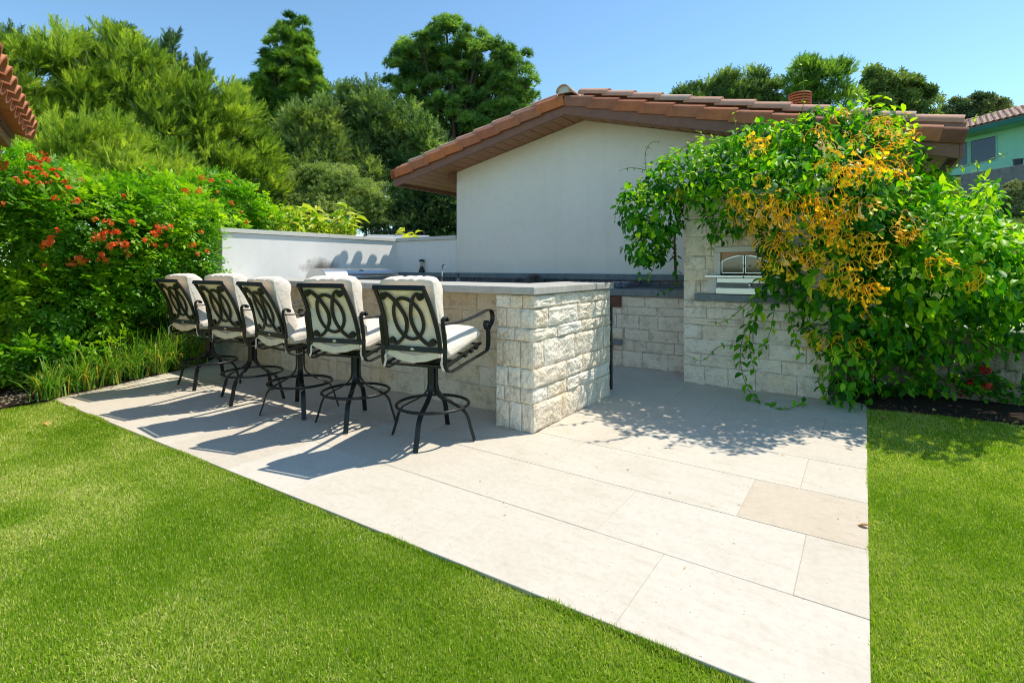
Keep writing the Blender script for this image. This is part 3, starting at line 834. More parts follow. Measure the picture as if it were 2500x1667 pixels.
# field tiles of each roof slope as one mass (seen edge-on only)
def field(side, xe, s):
    m = MB(); cs = math.cos(math.atan(s))
    run = abs(xe - XA) + 0.055
    for c in range(2, 25):
        y = YR + 0.20 + c * 0.305
        for i in range(int(run / (EXPO * cs)) + 1):
            d0 = i * EXPO * cs; d1 = min(d0 + TLEN * cs, run)
            n0 = len(m.v)
            for d_, lift, k_ in ((d0, 0.0, 0.94), (d1, 0.018, 1.0)):
                xx = XA + side * d_
                for (py, pz) in barrel:
                    m.v.append((HX(xx), y + py * k_, soff(xx) + 0.215 + pz * k_ + lift))
            nb = len(barrel)
            for q in range(nb - 1):
                m.f.append((n0 + q, n0 + q + 1, n0 + nb + q + 1, n0 + nb + q))
    o = m.build('roof_tile_field', M['terra_pale'], house, smooth=True); o['kind'] = 'stuff'
    return o
field(-1, XL, SL); field(1, XR, SR)
ridge = MB(); nb = 12
prof = [(0.108 * math.cos(a), 0.10 * math.sin(a)) for a in np.linspace(0, math.pi, nb)]
y = YR - 0.05
rid_me = None
while y < 6.8:
    m = MB()
    y1 = y + 0.46
    for yy, k_, dz in ((y, 1.0, 0.012), (y1, 0.93, 0.0)):
        for (px_, pz_) in prof: m.v.append((px_ * k_, yy, 3.415 + 0.225 + pz_ * k_ + dz))
    for q in range(nb - 1): m.f.append((q, nb + q, nb + q + 1, q + 1))
    o = m.build('ridge_tile', M['terra_pale'], house, smooth=True)
    so = o.modifiers.new('solid', 'SOLIDIFY'); so.thickness = 0.014
    y += 0.42
m = MB(); m.prism([(px_ * 0.9, 3.415 + 0.228 + pz_ * 0.9) for px_, pz_ in prof], 'y', YR - 0.015, YR + 0.02); m.build('mortar_plug', M['mortar_white'], house)

vent = empty('roof_vent', (-0.77, 8.5, 2.98))
tag(vent, 'orange terracotta roof vent with louvred rings behind the ridge tiles', 'roof vent')
b = MB(); b.lathe([(0.08, -0.3), (0.08, 0.54), (0.12, 0.57)], sides=24); b.build('flue', M['terra_orange'], vent, smooth=True)
for i in range(5):
    b = MB(); z = 0.575 + i * 0.038; b.lathe([(0.10, z), (0.145, z + 0.003), (0.15, z + 0.022), (0.105, z + 0.027)], sides=24); b.build('louvre_ring', M['terra_orange'], vent)
b = MB(); b.lathe([(0.105, 0.766), (0.155, 0.77), (0.145, 0.788), (0.04, 0.80)], sides=24); b.build('cap', M['terra_orange'], vent)

# ------------------------------------------------------------------ bar stools
def cushion_mesh(kind):
    """soft cushions as a closed tube of sections"""
    vs = []
    if kind == 'seat':
        nu, nv = 33, 41                      # u across x, loop round (y,z)
        for i in range(nu):
            u = -1 + 2 * i / (nu - 1)
            k = (1 - abs(u) ** 7) ** 0.5
            for j in range(nv - 1):
                a = 2 * math.pi * j / (nv - 1)
                ca, sa = math.cos(a), math.sin(a)
                y = math.copysign(abs(ca) ** 0.42, ca) * 0.272 * (0.92 + 0.08 * k)
                z = math.copysign(abs(sa) ** 0.6, sa) * 0.062
                puff = (1 - abs(u) ** 4) * (1 - abs(y / 0.275) ** 4)
                zz = z * (0.25 + 0.75 * k) + (0.018 * puff if sa > 0 else 0)
                vs.append((u * 0.245, y, zz))
    else:
        nu, nv = 37, 57                      # section loop in (t thickness, v height)
        H, TK = 0.545, 0.175
        for i in range(nu):
            u = -1 + 2 * i / (nu - 1)
            k = (1 - abs(u) ** 5) ** 0.5
            for j in range(nv - 1):
                a = 2 * math.pi * j / (nv - 1)
                ca, sa = math.cos(a), math.sin(a)
                t_ = math.copysign(abs(ca) ** 0.62, ca); v_ = math.copysign(abs(sa) ** 0.42, sa)
                v = (v_ * 0.5 + 0.5)
                front = t_ > 0
                th = TK * (0.80 + 0.30 * math.exp(-((v - 0.83) / 0.13) ** 2) + 0.16 * math.exp(-((v - 0.2) / 0.2) ** 2) - 0.20 * math.exp(-((v - 0.60) / 0.035) ** 2))
                y = (t_ * 0.5 * th + th * 0.5) if front else (t_ * 0.012)
                y = y if front else y
                seam = 1 - 0.22 * (math.exp(-((abs(u) - 0.36) / 0.05) ** 2)) * (1 if front else 0.25)
                y = (y * seam) * (0.22 + 0.78 * k) if front else y
                hh = H * (0.95 + 0.05 * k) - 0.012 * math.exp(-((abs(u) - 0.36) / 0.05) ** 2) * (v > 0.9)
                vs.append((u * 0.215 * (0.97 + 0.03 * math.sin(v * 3)), y, v * hh))
    V = np.array(vs)
    V += 0.0035 * np.stack([vnoise(V, 9, 3), vnoise(V, 9, 4), vnoise(V, 9, 5)], 1)
    if kind == 'back':
        w = vnoise(V * np.array([0.6, 1.0, 3.0]), 14, 8)
        V[:, 1] += 0.0045 * w
        top = np.clip((V[:, 2] - 0.5) / 0.1, 0, 1)
        V[:, 2] += top * 0.010 * vnoise(V * np.array([1.0, 0.15, 0.1]), 26, 12)
    n1 = (nv - 1)
    f = []
    for i in range(nu - 1):
        for j in range(n1):
            j2 = (j + 1) % n1
            f.append((i * n1 + j, i * n1 + j2, (i + 1) * n1 + j2, (i + 1) * n1 + j))
    me = np_mesh(kind + '_cushion', V, np.array(f), smooth=True)
    bm = bmesh.new(); bm.from_mesh(me)
    bm.verts.ensure_lookup_table()
    for base in (0, (nu - 1) * n1):
        try: bm.faces.new([bm.verts[base + j] for j in range(n1)])
        except Exception: pass
    bmesh.ops.recalc_face_normals(bm, faces=bm.faces)
    bm.to_mesh(me); bm.free()
    return me

def arc_pts(c, r, a0, a1, n, plane='yz', x=0.0):
    out = []
    for i in range(n + 1):
        a = R(a0 + (a1 - a0) * i / n)
        out.append((x, c[0] + r * math.cos(a), c[1] + r * math.sin(a)))
    return out

def make_stool():
    root = empty('bar_stool')
    metal = M['metal']
    # swivel base: four flat legs that run down together, flare out under the foot ring and bend to the floor
    for k in range(4):
        a = math.pi / 2 * k
        rad = np.array([math.cos(a), math.sin(a), 0]); tan = np.array([-math.sin(a), math.cos(a), 0])
        rz = [(0.030, 0.545), (0.030, 0.46), (0.032, 0.385), (0.050, 0.335), (0.105, 0.290), (0.185, 0.247), (0.238, 0.214), (0.268, 0.170), (0.288, 0.10), (0.318, 0.004)]
        path = spline([rad * r_ + np.array([0, 0, z_]) for r_, z_ in rz], 5)
        m = MB(); m.ribbon(path, tan, 0.036, 0.011); o = m.build('leg', metal, root, bevel=0.002, seg=1)
    m = MB(); m.lathe([(0.02, 0.36), (0.021, 0.55)], sides=12); m.build('column', metal, root, smooth=True)
    ring = [(0.262 * math.cos(2 * math.pi * i / 48), 0.262 * math.sin(2 * math.pi * i / 48), 0.252) for i in range(48)]
    m = MB(); m.tube(ring, 0.0115, 8, closed=True); m.build('foot_ring', metal, root, smooth=True)
    up = empty('upper_frame'); up.parent = root
    # swivel plate
    m = MB(); m.box(-0.10, 0.10, -0.10, 0.10, 0.545, 0.556); m.box(-0.16, 0.16, -0.075, -0.045, 0.557, 0.571); m.box(-0.16, 0.16, 0.045, 0.075, 0.557, 0.571); m.build('swivel_plate', metal, up, bevel=0.002, seg=1)
    # side arm loops: one flat bar each, from the rear scroll down, forward under the seat, up and round to the front scroll
    for s in (-1, 1):
        xw = lambda y_: s * (0.246 + 0.075 * (y_ + 0.27))
        x = s * 0.25
        pts = [(-0.235, 0.905), (-0.262, 0.915), (-0.285, 0.90), (-0.288, 0.868), (-0.275, 0.80), (-0.262, 0.72), (-0.262, 0.64), (-0.250, 0.572), (-0.205, 0.540), (-0.14, 0.543), (0.05, 0.570), (0.27, 0.602), (0.322, 0.617), (0.335, 0.645)]
        p1 = spline([(xw(y_), y_, z_) for y_, z_ in pts], 5)
        m = MB(); m.ribbon(p1, (1, 0, 0), 0.030, 0.010); m.tube([(xw(-0.242) - 0.017, -0.242, 0.898), (xw(-0.242) + 0.017, -0.242, 0.898)], 0.013, 10); m.build('arm_post', metal, up, bevel=0.0015, seg=1)
        pts = [(0.335, 0.638), (0.340, 0.70), (0.338, 0.760), (0.357, 0.790), (0.394, 0.818), (0.408, 0.858), (0.392, 0.902), (0.350, 0.920), (0.290, 0.915), (0.16, 0.892), (0.0, 0.872), (-0.14, 0.866), (-0.272, 0.868)]
        p2 = spline([(xw(y_), y_, z_) for y_, z_ in pts], 6)
        m = MB(); m.ribbon(p2, (1, 0, 0), 0.036, 0.009)
        sc_ = spline([(xw(y_), y_, z_) for y_, z_ in [(0.348, 0.772), (0.322, 0.769), (0.298, 0.789), (0.292, 0.819), (0.308, 0.837), (0.324, 0.828)]], 5)
        m.ribbon(sc_, (1, 0, 0), 0.036, 0.009); m.tube([(xw(0.319) - 0.019, 0.319, 0.826), (xw(0.319) + 0.019, 0.319, 0.826)], 0.011, 10)
        m.build('arm_rest', metal, up, bevel=0.0015, seg=1)
    # seat frame, tipped back a little
    def S(x, y, z): return (x, y, 0.615 + z + 0.16 * y)
    m = MB()
    for x in (-0.235, 0.235): m.ribbon([S(x, -0.24, 0), S(x, 0.0, 0), S(x, 0.31, 0)], (1, 0, 0), 0.022, 0.018)
    for y in (-0.235, -0.10, 0.07, 0.305): m.ribbon([S(-0.245, y, -0.004), S(0.245, y, -0.004)], (0, 1, 0), 0.028, 0.012)
    for x in (-0.255, 0.255):
        for y in (0.02, 0.12, 0.20): m.ribbon([S(x, y - 0.015, 0.0), S(x, y + 0.015, 0.0)], (1, 0, 0), 0.02, 0.026)
    m.build('seat_frame', metal, up)
    # back frame: bottom bar at the seat, uprights bent once, top bar
    def B(u, v):
        """u -1..1 across, v 0..1 up the back"""
        w = 0.212 - 0.026 * v
        y = -0.262 - 0.045 * v - 0.135 * v * v
        return np.array([u * w, y, 0.690 + 0.425 * v])
    m = MB()
    for s in (-1, 1): m.ribbon([B(s, v) for v in np.linspace(-0.02, 1.0, 12)], (1, 0, 0), 0.026, 0.020)
    m.ribbon([B(-1.07, 1.0), B(1.07, 1.0)], (0, 0.35, 1), 0.030, 0.022)
    m.ribbon([B(-1.23, 0.0), B(0, 0.0), B(1.23, 0.0)], (0, 0.1, 1), 0.036, 0.018)
    m.build('back_frame', metal, up, bevel=0.002, seg=1)
    # wrought scrollwork
    def curl(uv): return spline([B(u, v) + np.array([0, -0.004, 0]) for u, v in uv], 6)
    nrm = (0, -0.92, -0.38)
    for s in (-1, 1):
        m = MB()
        m.ribbon(curl([(s * 0.74, 0.885), (s * 0.62, 0.90), (s * 0.42, 0.83), (s * 0.22, 0.68), (s * 0.10, 0.50), (s * 0.16, 0.32), (s * 0.36, 0.17), (s * 0.60, 0.085), (s * 0.76, 0.105)]), nrm, 0.012, 0.023)
        for (u, v) in ((s * 0.76, 0.865), (s * 0.77, 0.13)):
            c = B(u, v); m.tube([c + np.array([0, 0.006, 0.002]), c + np.array([0, -0.014, -0.004])], 0.025, 14)
        m.build('scroll', metal, up, bevel=0.0015, seg=1)
    m = MB()
    m.ribbon(spline([B(0.56 * math.cos(a), 0.50 + 0.335 * math.sin(a)) + np.array([0, -0.003, 0]) for a in np.linspace(0, 2 * math.pi, 25)[:-1]], 2, closed=True), nrm, 0.011, 0.023, closed=True)
    m.build('scroll_oval', metal, up, bevel=0.0015, seg=1)
    m = MB(); m.lathe([(0.0, 0.0), (0.018, 0.0), (0.016, 0.003), (0.0, 0.004)], sides=16); o = m.build('badge', M['logo'], up, loc=(0, -0.2745, 0.690), rot=(R(90), 0, 0)); o.scale = (1, 0.55, 1)
    # added sheet behind the scrollwork; its warm cream paints in backlight through the cushion
    gu, gv = 9, 13
    vs_ = [B(-0.93 + 1.86 * i / (gu - 1), -0.01 + 1.0 * j / (gv - 1)) + np.array([0, 0.014 + 0.006 * math.sin(i * 1.7 + j) * (0 < i < gu - 1) * (0 < j < gv - 1), 0]) for i in range(gu) for j in range(gv)]
    m = MB(); m.add(vs_, [(i * gv + j, (i + 1) * gv + j, (i + 1) * gv + j + 1, i * gv + j + 1) for i in range(gu - 1) for j in range(gv - 1)]); o = m.build('backlit_panel', M['backing'], up, smooth=True); so_ = o.modifiers.new('solid', 'SOLIDIFY'); so_.thickness = 0.004
    # sling under the cushion back, cushions and their tie
    m = MB(); m.ribbon([(-0.20, -0.258, 0.668), (-0.1, -0.268, 0.635), (0, -0.272, 0.622), (0.1, -0.268, 0.635), (0.20, -0.258, 0.668)], (0, 0.3, 1), 0.05, 0.006); m.build('sling', M['backing'], up)
    seat = link('seat_cushion', SEAT, M['fabric'], up, (0, 0.045, 0.706), (math.atan(0.16), 0, 0))
    back = link('back_cushion', BACK, M['fabric'], up, (0, -0.225, 0.640), (math.atan(0.24), 0, 0))
    for s in (-1, 1):
        m = MB(); m.ribbon(spline([(s * 0.20, -0.235, 0.67), (s * 0.225, -0.262, 0.64), (s * 0.222, -0.266, 0.60), (s * 0.238, -0.262, 0.555)], 5), (1, 0, 0), 0.016, 0.003); m.build('tie', M['fabric'], up)
    return root, up
SEAT = cushion_mesh('seat'); BACK = cushion_mesh('back')
stool, up0 = make_stool()
SPOTS = [(-2.60, 2.75, 13, 22, 'black metal bar stool with cream cushions closest to the bar\'s rough stone end'),
         (-3.385, 2.685, 17, 38, 'black metal bar stool with cream cushions, second from the bar\'s rough stone end'),
         (-4.05, 2.62, -3, 62, 'black metal bar stool with cream cushions in the middle of the five'),
         (-4.81, 2.61, 8, 28, 'black metal bar stool with cream cushions, second from the flowering shrub'),
         (-5.76, 2.66, 6, 40, 'black metal bar stool with cream cushions at the row\'s end beside the flowering shrub')]
for i, (x, y, ra, rb, lab) in enumerate(SPOTS):
    o = stool if i == 0 else copy_tree(stool)
    o.location = (x, y, 0); o.rotation_euler = (0, 0, R(rb))
    u = [c for c in o.children if c.name.startswith('upper_frame')][0]
    u.rotation_euler = (0, 0, R(ra - rb))
    for c in u.children:
        if 'cushion' in c.name and i:
            c.rotation_euler.z += R(rnd.uniform(-3, 3)); c.rotation_euler.x += R(rnd.uniform(-2, 2)); c.scale = (rnd.uniform(0.97, 1.02), rnd.uniform(0.93, 1.06), rnd.uniform(0.96, 1.03))
        if c.name.startswith('tie') and i: c.rotation_euler.x = R(rnd.uniform(-3, 3))
    tag(o, lab, 'bar stool', 'bar stools along the stone bar')

# ------------------------------------------------------------------ grill and small things on the counters
grill = empty('grill', (-7.33, 4.78, 0.976))
tag(grill, 'stainless steel barbecue grill with a curved hood below the soot mark', 'grill')
b = MB(); b.box(0.02, 0.62, 0.0, 1.50, 0.0, 0.05); b.build('body', M['steel'], grill, bevel=0.004)
hood = []
for i in range(13):
    a = R(8 + 150 * i / 12); hood.append((0.33 + 0.29 * math.cos(a), 0.055 + 0.20 * math.sin(a)))
hood = hood + [(0.05, 0.055)]
b = MB(); b.prism(hood, 'y', 0.01, 1.49); b.build('hood', M['steel'], grill, smooth=False, bevel=0.012)
b = MB(); b.tube([(0.66, 0.2, 0.12), (0.66, 1.3, 0.12)], 0.014, 10); b.tube([(0.58, 0.25, 0.12), (0.66, 0.25, 0.12)], 0.01, 8); b.tube([(0.58, 1.25, 0.12), (0.66, 1.25, 0.12)], 0.01, 8); b.build('handle', M['chrome'], grill, smooth=True)
b = MB(); b.lathe([(0.0, 0), (0.06, 0.0), (0.055, 0.01), (0.0, 0.012)], sides=20); o = b.build('badge', M['black_plastic'], grill, loc=(0.50, 0.75, 0.205), rot=(0, R(50), 0)); o.scale = (0.45, 1, 1)

lan = empty('lantern', (-6.65, 6.74, 1.153)); tag(lan, 'small black camping lantern with clear globe on the slate shelf', 'lantern')
b = MB(); b.lathe([(0.0, 0), (0.052, 0), (0.055, 0.02), (0.05, 0.055), (0.040, 0.06), (0.040, 0.075), (0.028, 0.105), (0.0, 0.106)], sides=20); b.build('base', M['black_plastic'], lan)
t = NT('clear_globe'); t.b.inputs['Transmission Weight'].default_value = 0.9; t.b.inputs['Roughness'].default_value = 0.1; t.color((0.9, 0.88, 0.82)); M['globe'] = t.m
b = MB(); b.lathe([(0.030, 0.108), (0.036, 0.115), (0.036, 0.19), (0.030, 0.195)], sides=20); b.build('globe', M['globe'], lan, smooth=True)
b = MB(); b.lathe([(0.012, 0.11), (0.012, 0.18)], sides=10); b.build('lamp', M['mortar_white'], lan)
b = MB(); b.lathe([(0.034, 0.196), (0.056, 0.205), (0.052, 0.22), (0.028, 0.236), (0.0, 0.238)], sides=20); b.build('cap', M['black_plastic'], lan)

fa = empty('faucet', (-5.93, 6.50, 0.975)); tag(fa, 'slim chrome gooseneck faucet behind the bar', 'faucet')
b = MB(); b.lathe([(0.0, 0), (0.028, 0), (0.026, 0.012), (0.014, 0.02), (0.0, 0.021)], sides=18); b.build('flange', M['chrome'], fa)
b = MB(); b.tube(spline([(0, 0, 0.015), (0, 0, 0.14), (0, 0, 0.24), (0.025, -0.01, 0.30), (0.075, -0.03, 0.325), (0.125, -0.05, 0.30), (0.14, -0.056, 0.245)], 6), 0.012, 10); b.build('spout', M['chrome'], fa, smooth=True)
b = MB(); b.tube([(0, 0.0, 0.06), (-0.05, 0.01, 0.075)], 0.006, 8); b.build('lever', M['chrome'], fa, smooth=True)
sp = empty('soap_bottle', (-5.55, 6.48, 0.975)); tag(sp, 'clear soap bottle with black pump beside the chrome faucet', 'soap bottle')
b = MB(); b.lathe([(0.0, 0), (0.045, 0), (0.047, 0.03), (0.035, 0.075), (0.014, 0.098), (0.014, 0.105)], sides=18); b.build('bottle', M['globe'], sp, smooth=True)
b = MB(); b.lathe([(0.016, 0.106), (0.016, 0.125), (0.006, 0.127), (0.006, 0.15)], sides=14); b.box(-0.035, 0.014, -0.01, 0.01, 0.15, 0.166); b.build('pump', M['black_plastic'], sp)

def seed_head(loc, size, lab):
    o = empty('dried_seed_head', loc); tag(o, lab, 'dried flower', 'dried seed heads on the back counter')
    m = MB(); r_ = random.Random(int(loc[0] * 100))
    n = 110
    for i in range(n):
        z = 1 - 1.7 * i / n; rr = math.sqrt(max(0, 1 - min(1, abs(z)) ** 2)); a = i * 2.39996
        dvec = np.array([rr * math.cos(a) * 1.35, rr * math.sin(a), z * 0.8]) * size
        c = dvec * 0.55
        side = norm(np.cross(dvec, (0.2, 0.1, 1.0))) * size * 0.16
        upv = norm(np.cross(side, dvec)) * size * 0.05
        m.add([c - side, c + side, dvec * 1.08 + upv, c + upv * 3], [(0, 1, 2), (1, 3, 2), (3, 0, 2)])
    m.build('scales', M['dried'], o)
    m = MB(); m.lathe([(size * 0.3, -size * 0.75), (size * 0.62, -size * 0.4), (size * 0.62, size * 0.2), (size * 0.2, size * 0.5)], sides=12); m.build('core', M['dried'], o)
M['dried'] = simple('dried_scales', (0.13, 0.12, 0.12), 0.8)
seed_head((-4.02, 6.40, 1.06), 0.115, 'large dark spiky dried seed head on the back counter')
seed_head((-4.32, 6.42, 1.035), 0.075, 'small dark dried seed head tucked left of the large one')
seed_head((-3.52, 6.42, 1.035), 0.080, 'flat dark dried seed head standing apart from the other two')
bowl = MB(); bowl.lathe([(0.0, 0.0), (0.06, 0.0), (0.075, 0.012), (0.14, 0.075), (0.145, 0.08), (0.13, 0.077), (0.07, 0.02), (0.0, 0.016)], sides=24)
t = NT('blue_glaze'); vo = t.n('TexVoronoi', Scale=22.0); t.l(t.coord(), vo.inputs['Vector']); t.color(t.ramp(vo.outputs['Distance'], [(0.2, (0.02, 0.03, 0.18)), (0.45, (0.35, 0.4, 0.55))])); t.b.inputs['Roughness'].default_value = 0.2; M['glaze'] = t.m
o = bowl.build('bowl', M['glaze'], smooth=True, loc=(-2.62, 6.34, 0.977)); tag(o, 'small blue and white bowl on the back counter under the vine', 'bowl')

# ------------------------------------------------------------------ parked car behind the wall
cg = float(ground_z(-9.9, 9.2))
car = empty('parked_car', (-9.93, 9.25, cg + 0.02), R(135))
tag(car, 'silver car with roof rails parked behind the white garden wall', 'car')
M['carpaint'] = simple('silver_paint', (0.60, 0.64, 0.70), 0.3, 0.25, 0.5, 0.6)
def car_body():
    prof = [(-2.2, 0.35), (-2.25, 0.75), (-2.1, 1.0), (-1.3, 1.08), (-0.75, 1.62), (-0.5, 1.70), (1.2, 1.74), (1.75, 1.66), (2.15, 1.1), (2.2, 0.6), (2.1, 0.35)]
    n = len(prof); vs = []; fs = []
    for yy, k_ in ((-0.9, 0.0), (-0.88, 0.5), (0.88, 0.5), (0.9, 0.0)):
        for (x_, z_) in prof:
            tin = max(0, (z_ - 1.05)) * 0.22
            vs.append((x_, yy * (1 - tin / 0.9) if True else yy, z_))
    for r_ in range(3):
        for i in range(n):
            j = (i + 1) % n
            fs.append((r_ * n + i, r_ * n + j, (r_ + 1) * n + j, (r_ + 1) * n + i))
    fs.append(tuple(range(n))[::-1]); fs.append(tuple(range(3 * n, 4 * n)))
    m = MB(); m.add(vs, fs); return m
car_body().build('body', M['carpaint'], car, bevel=0.04)
for s in (-1, 1):
    m = MB(); y_ = s * 0.80; m.prism([(-1.05, 1.12), (-0.62, 1.58), (0.4, 1.62), (0.4, 1.12)], 'y', s * 0.70, s * 0.905); m.build('side_window', M['dark_glass'], car)
    m = MB(); m.prism([(0.46, 1.12), (0.46, 1.62), (1.4, 1.62), (1.8, 1.12)], 'y', s * 0.70, s * 0.904); m.build('side_window', M['dark_glass'], car)
    m = MB(); m.tube(spline([(-0.45, s * 0.62, 1.71), (-0.35, s * 0.62, 1.80), (0.4, s * 0.62, 1.83), (1.2, s * 0.62, 1.80), (1.3, s * 0.62, 1.71)], 5), 0.016, 8); m.build('roof_rail', M['black_plastic'], car, smooth=True)
    for x_ in (-1.35, 1.35):
        m = MB(); m.tube([(x_, s * 0.70, 0.34), (x_, s * 0.92, 0.34)], 0.34, 24); w = m.build('wheel', M['black_plastic'], car)
        m = MB(); m.tube([(x_, s * 0.90, 0.34), (x_, s * 0.93, 0.34)], 0.2, 20); m.build('rim', M['steel'], w)
for x_ in (0.0, 0.85):
    m = MB(); m.ribbon([(x_, -0.66, 1.845), (x_, 0.66, 1.845)], (1, 0, 0), 0.05, 0.025); m.build('cross_bar', M['black_plastic'], car)

# ------------------------------------------------------------------ plants: templates and clouds
def tmpl_leaf(fold=0.10, curl=0.12):
    V = [(0, 0, 0), (0, 0.36, -0.02), (0, 0.70, -0.02 - curl * 0.4), (0, 1.0, -curl),
         (-0.23, 0.30, fold), (-0.235, 0.62, fold - curl * 0.3), (0.23, 0.30, fold), (0.235, 0.62, fold - curl * 0.3)]
    F = [(0, 1, 4), (1, 5, 4), (1, 2, 5), (2, 3, 5), (1, 0, 6), (1, 6, 7), (2, 1, 7), (3, 2, 7)]
    return np.array(V, float), np.array(F)
def tmpl_blades(n, spread, width, seed, forward=0.5, len_var=0.35):
    """tuft of n thin triangles about +y"""
    r = np.random.default_rng(seed); V, F = [], []
    for i in range(n):
        a = i * 2.39996 + r.uniform(0, 0.6); s = spread * math.sqrt((i + 0.5) / n)
        d = norm(np.array([math.cos(a) * s, forward + 0.2 * r.random(), math.sin(a) * s]))
        L_ = 1 - len_var * r.random()
        side = norm(np.cross(d, r.normal(size=3))) * width
        k = len(V); V += [-side, side, d * L_]; F.append((k, k + 1, k + 2))
    return np.array(V), np.array(F)
def tmpl_spray(n, width, ang, seed, leaf=0.34, droop=0.15):
    """a twig along +y with narrow blades to both sides"""
    r = np.random.default_rng(seed); V, F = [], []
    for i in range(n):
        t_ = (i + 0.5) / n; s = 1 if i % 2 else -1
        base = np.array([0, t_ * 0.85, -droop * t_ * t_]); roll = r.uniform(-0.9, 0.9)
        d = norm(np.array([s * math.sin(ang) * math.cos(roll), math.cos(ang), math.sin(ang) * math.sin(roll)])) * leaf * (1.15 - 0.6 * t_) * r.uniform(0.8, 1.2)
        side = norm(np.cross(d, np.array([0.1, 0.3, 1.0]) + r.normal(size=3) * 0.4)) * width
        k = len(V); V += [base - side, base + side, base + d]; F.append((k, k + 1, k + 2))
    return np.array(V), np.array(F)
def tmpl_pinnate(pairs, ll, lw, seed, droop=0.25):
    r = np.random.default_rng(seed); V, F = [], []
    for i in range(pairs * 2 + 1):
        t_ = min(1.0, (i // 2 + 0.7) / (pairs + 0.4)); s = 0 if i == pairs * 2 else (1 if i % 2 else -1)
        base = np.array([0, t_ * 0.75, -droop * t_ * t_])
        d = norm(np.array([s * 0.85, 0.6, -0.15 + r.normal() * 0.15])) * ll * r.uniform(0.85, 1.15)
        side = norm(np.cross(d, np.array([0, 0.2, 1.0]) + r.normal(size=3) * 0.25)) * lw
        m_ = base + d * 0.45
        k = len(V); V += [base, m_ - side + np.array([0, 0, 0.01]), base + d, m_ + side + np.array([0, 0, 0.01])]; F += [(k, k + 1, k + 2), (k, k + 2, k + 3)]
    return np.array(V), np.array(F)
def tmpl_leafset(n, seed, ll=0.55, spread=0.9):
    """n pointed flat leaves about a short twig"""
    r = np.random.default_rng(seed); V, F = [], []
    for i in range(n):
        base = np.array([0, 0.5 * i / n, 0]); a = i * 2.4
        d = norm(np.array([math.cos(a) * spread, 0.55, math.sin(a) * spread])) * ll * r.uniform(0.75, 1.2)
        side = norm(np.cross(d, r.normal(size=3))) * ll * 0.2; m_ = base + d * 0.5
        k = len(V); V += [base, m_ - side, base + d, m_ + side]; F += [(k, k + 1, k + 2), (k, k + 2, k + 3)]
    return np.array(V), np.array(F)

def cloud(tmpls, pos, ydir, zdir, scale, var, vjit=0.12):
    """copies of the templates as one vertex/face set; returns V, F, var"""
    pos = np.asarray(pos); n = len(pos)
    y = norm(ydir); x = norm(np.cross(y, zdir)); z = np.cross(x, y)
    pick = rng.integers(0, len(tmpls), n)
    Vs, Fs, vv = [], [], []
    off = 0
    for k, (tv, tf) in enumerate(tmpls):
        sel = np.nonzero(pick == k)[0]
        if not len(sel): continue
        W = (tv[None, :, 0, None] * x[sel][:, None, :] + tv[None, :, 1, None] * y[sel][:, None, :] + tv[None, :, 2, None] * z[sel][:, None, :]) * np.asarray(scale)[sel][:, None, None] + pos[sel][:, None, :]
        m, q = len(sel), len(tv)
        Vs.append(W.reshape(-1, 3))
        Fs.append((tf[None] + (np.arange(m) * q)[:, None, None] + off).reshape(-1, 3))
        vv.append(np.repeat(np.clip(np.asarray(var)[sel] + rng.normal(0, vjit, m), 0, 1), q))
        off += m * q
    return np.concatenate(Vs), np.concatenate(Fs), np.concatenate(vv)

def rand_dirs(n):
    return norm(rng.normal(size=(n, 3)))

def lump_points(lumps, n, shell=0.35, sub=None):
    """points near the surface of a union of ellipsoids (c, (rx,ry,rz)); returns pos, outward normal. Points deep inside another lump are dropped."""
    areas = np.array([(l[1][0] * l[1][2] + l[1][0] * l[1][1] + l[1][1] * l[1][2]) for l in lumps])
    cnt = np.maximum(1, (areas / areas.sum() * n).astype(int))
    P, N = [], []
    for (c, r), k in zip(lumps, cnt):
        d = rand_dirs(k)
        rr = 1 - shell * rng.random(k) ** 1.6
        P.append(np.array(c) + d * np.array(r) * rr[:, None]); N.append(norm(d / np.array(r)))
    P = np.concatenate(P); N = np.concatenate(N)
    keep = np.ones(len(P), bool)
    for c, r in lumps:
        q = ((P - np.array(c)) / np.array(r)); keep &= (np.linalg.norm(q, axis=1) > 1 - shell * 1.3)
    return P[keep], N[keep]

def limbs(root_pt, tips, r0, r1, mid=0.5, sag=0.0):
    """a trunk with limbs: tapered tubes from along the trunk to the tips"""
    m = MB()
    return m

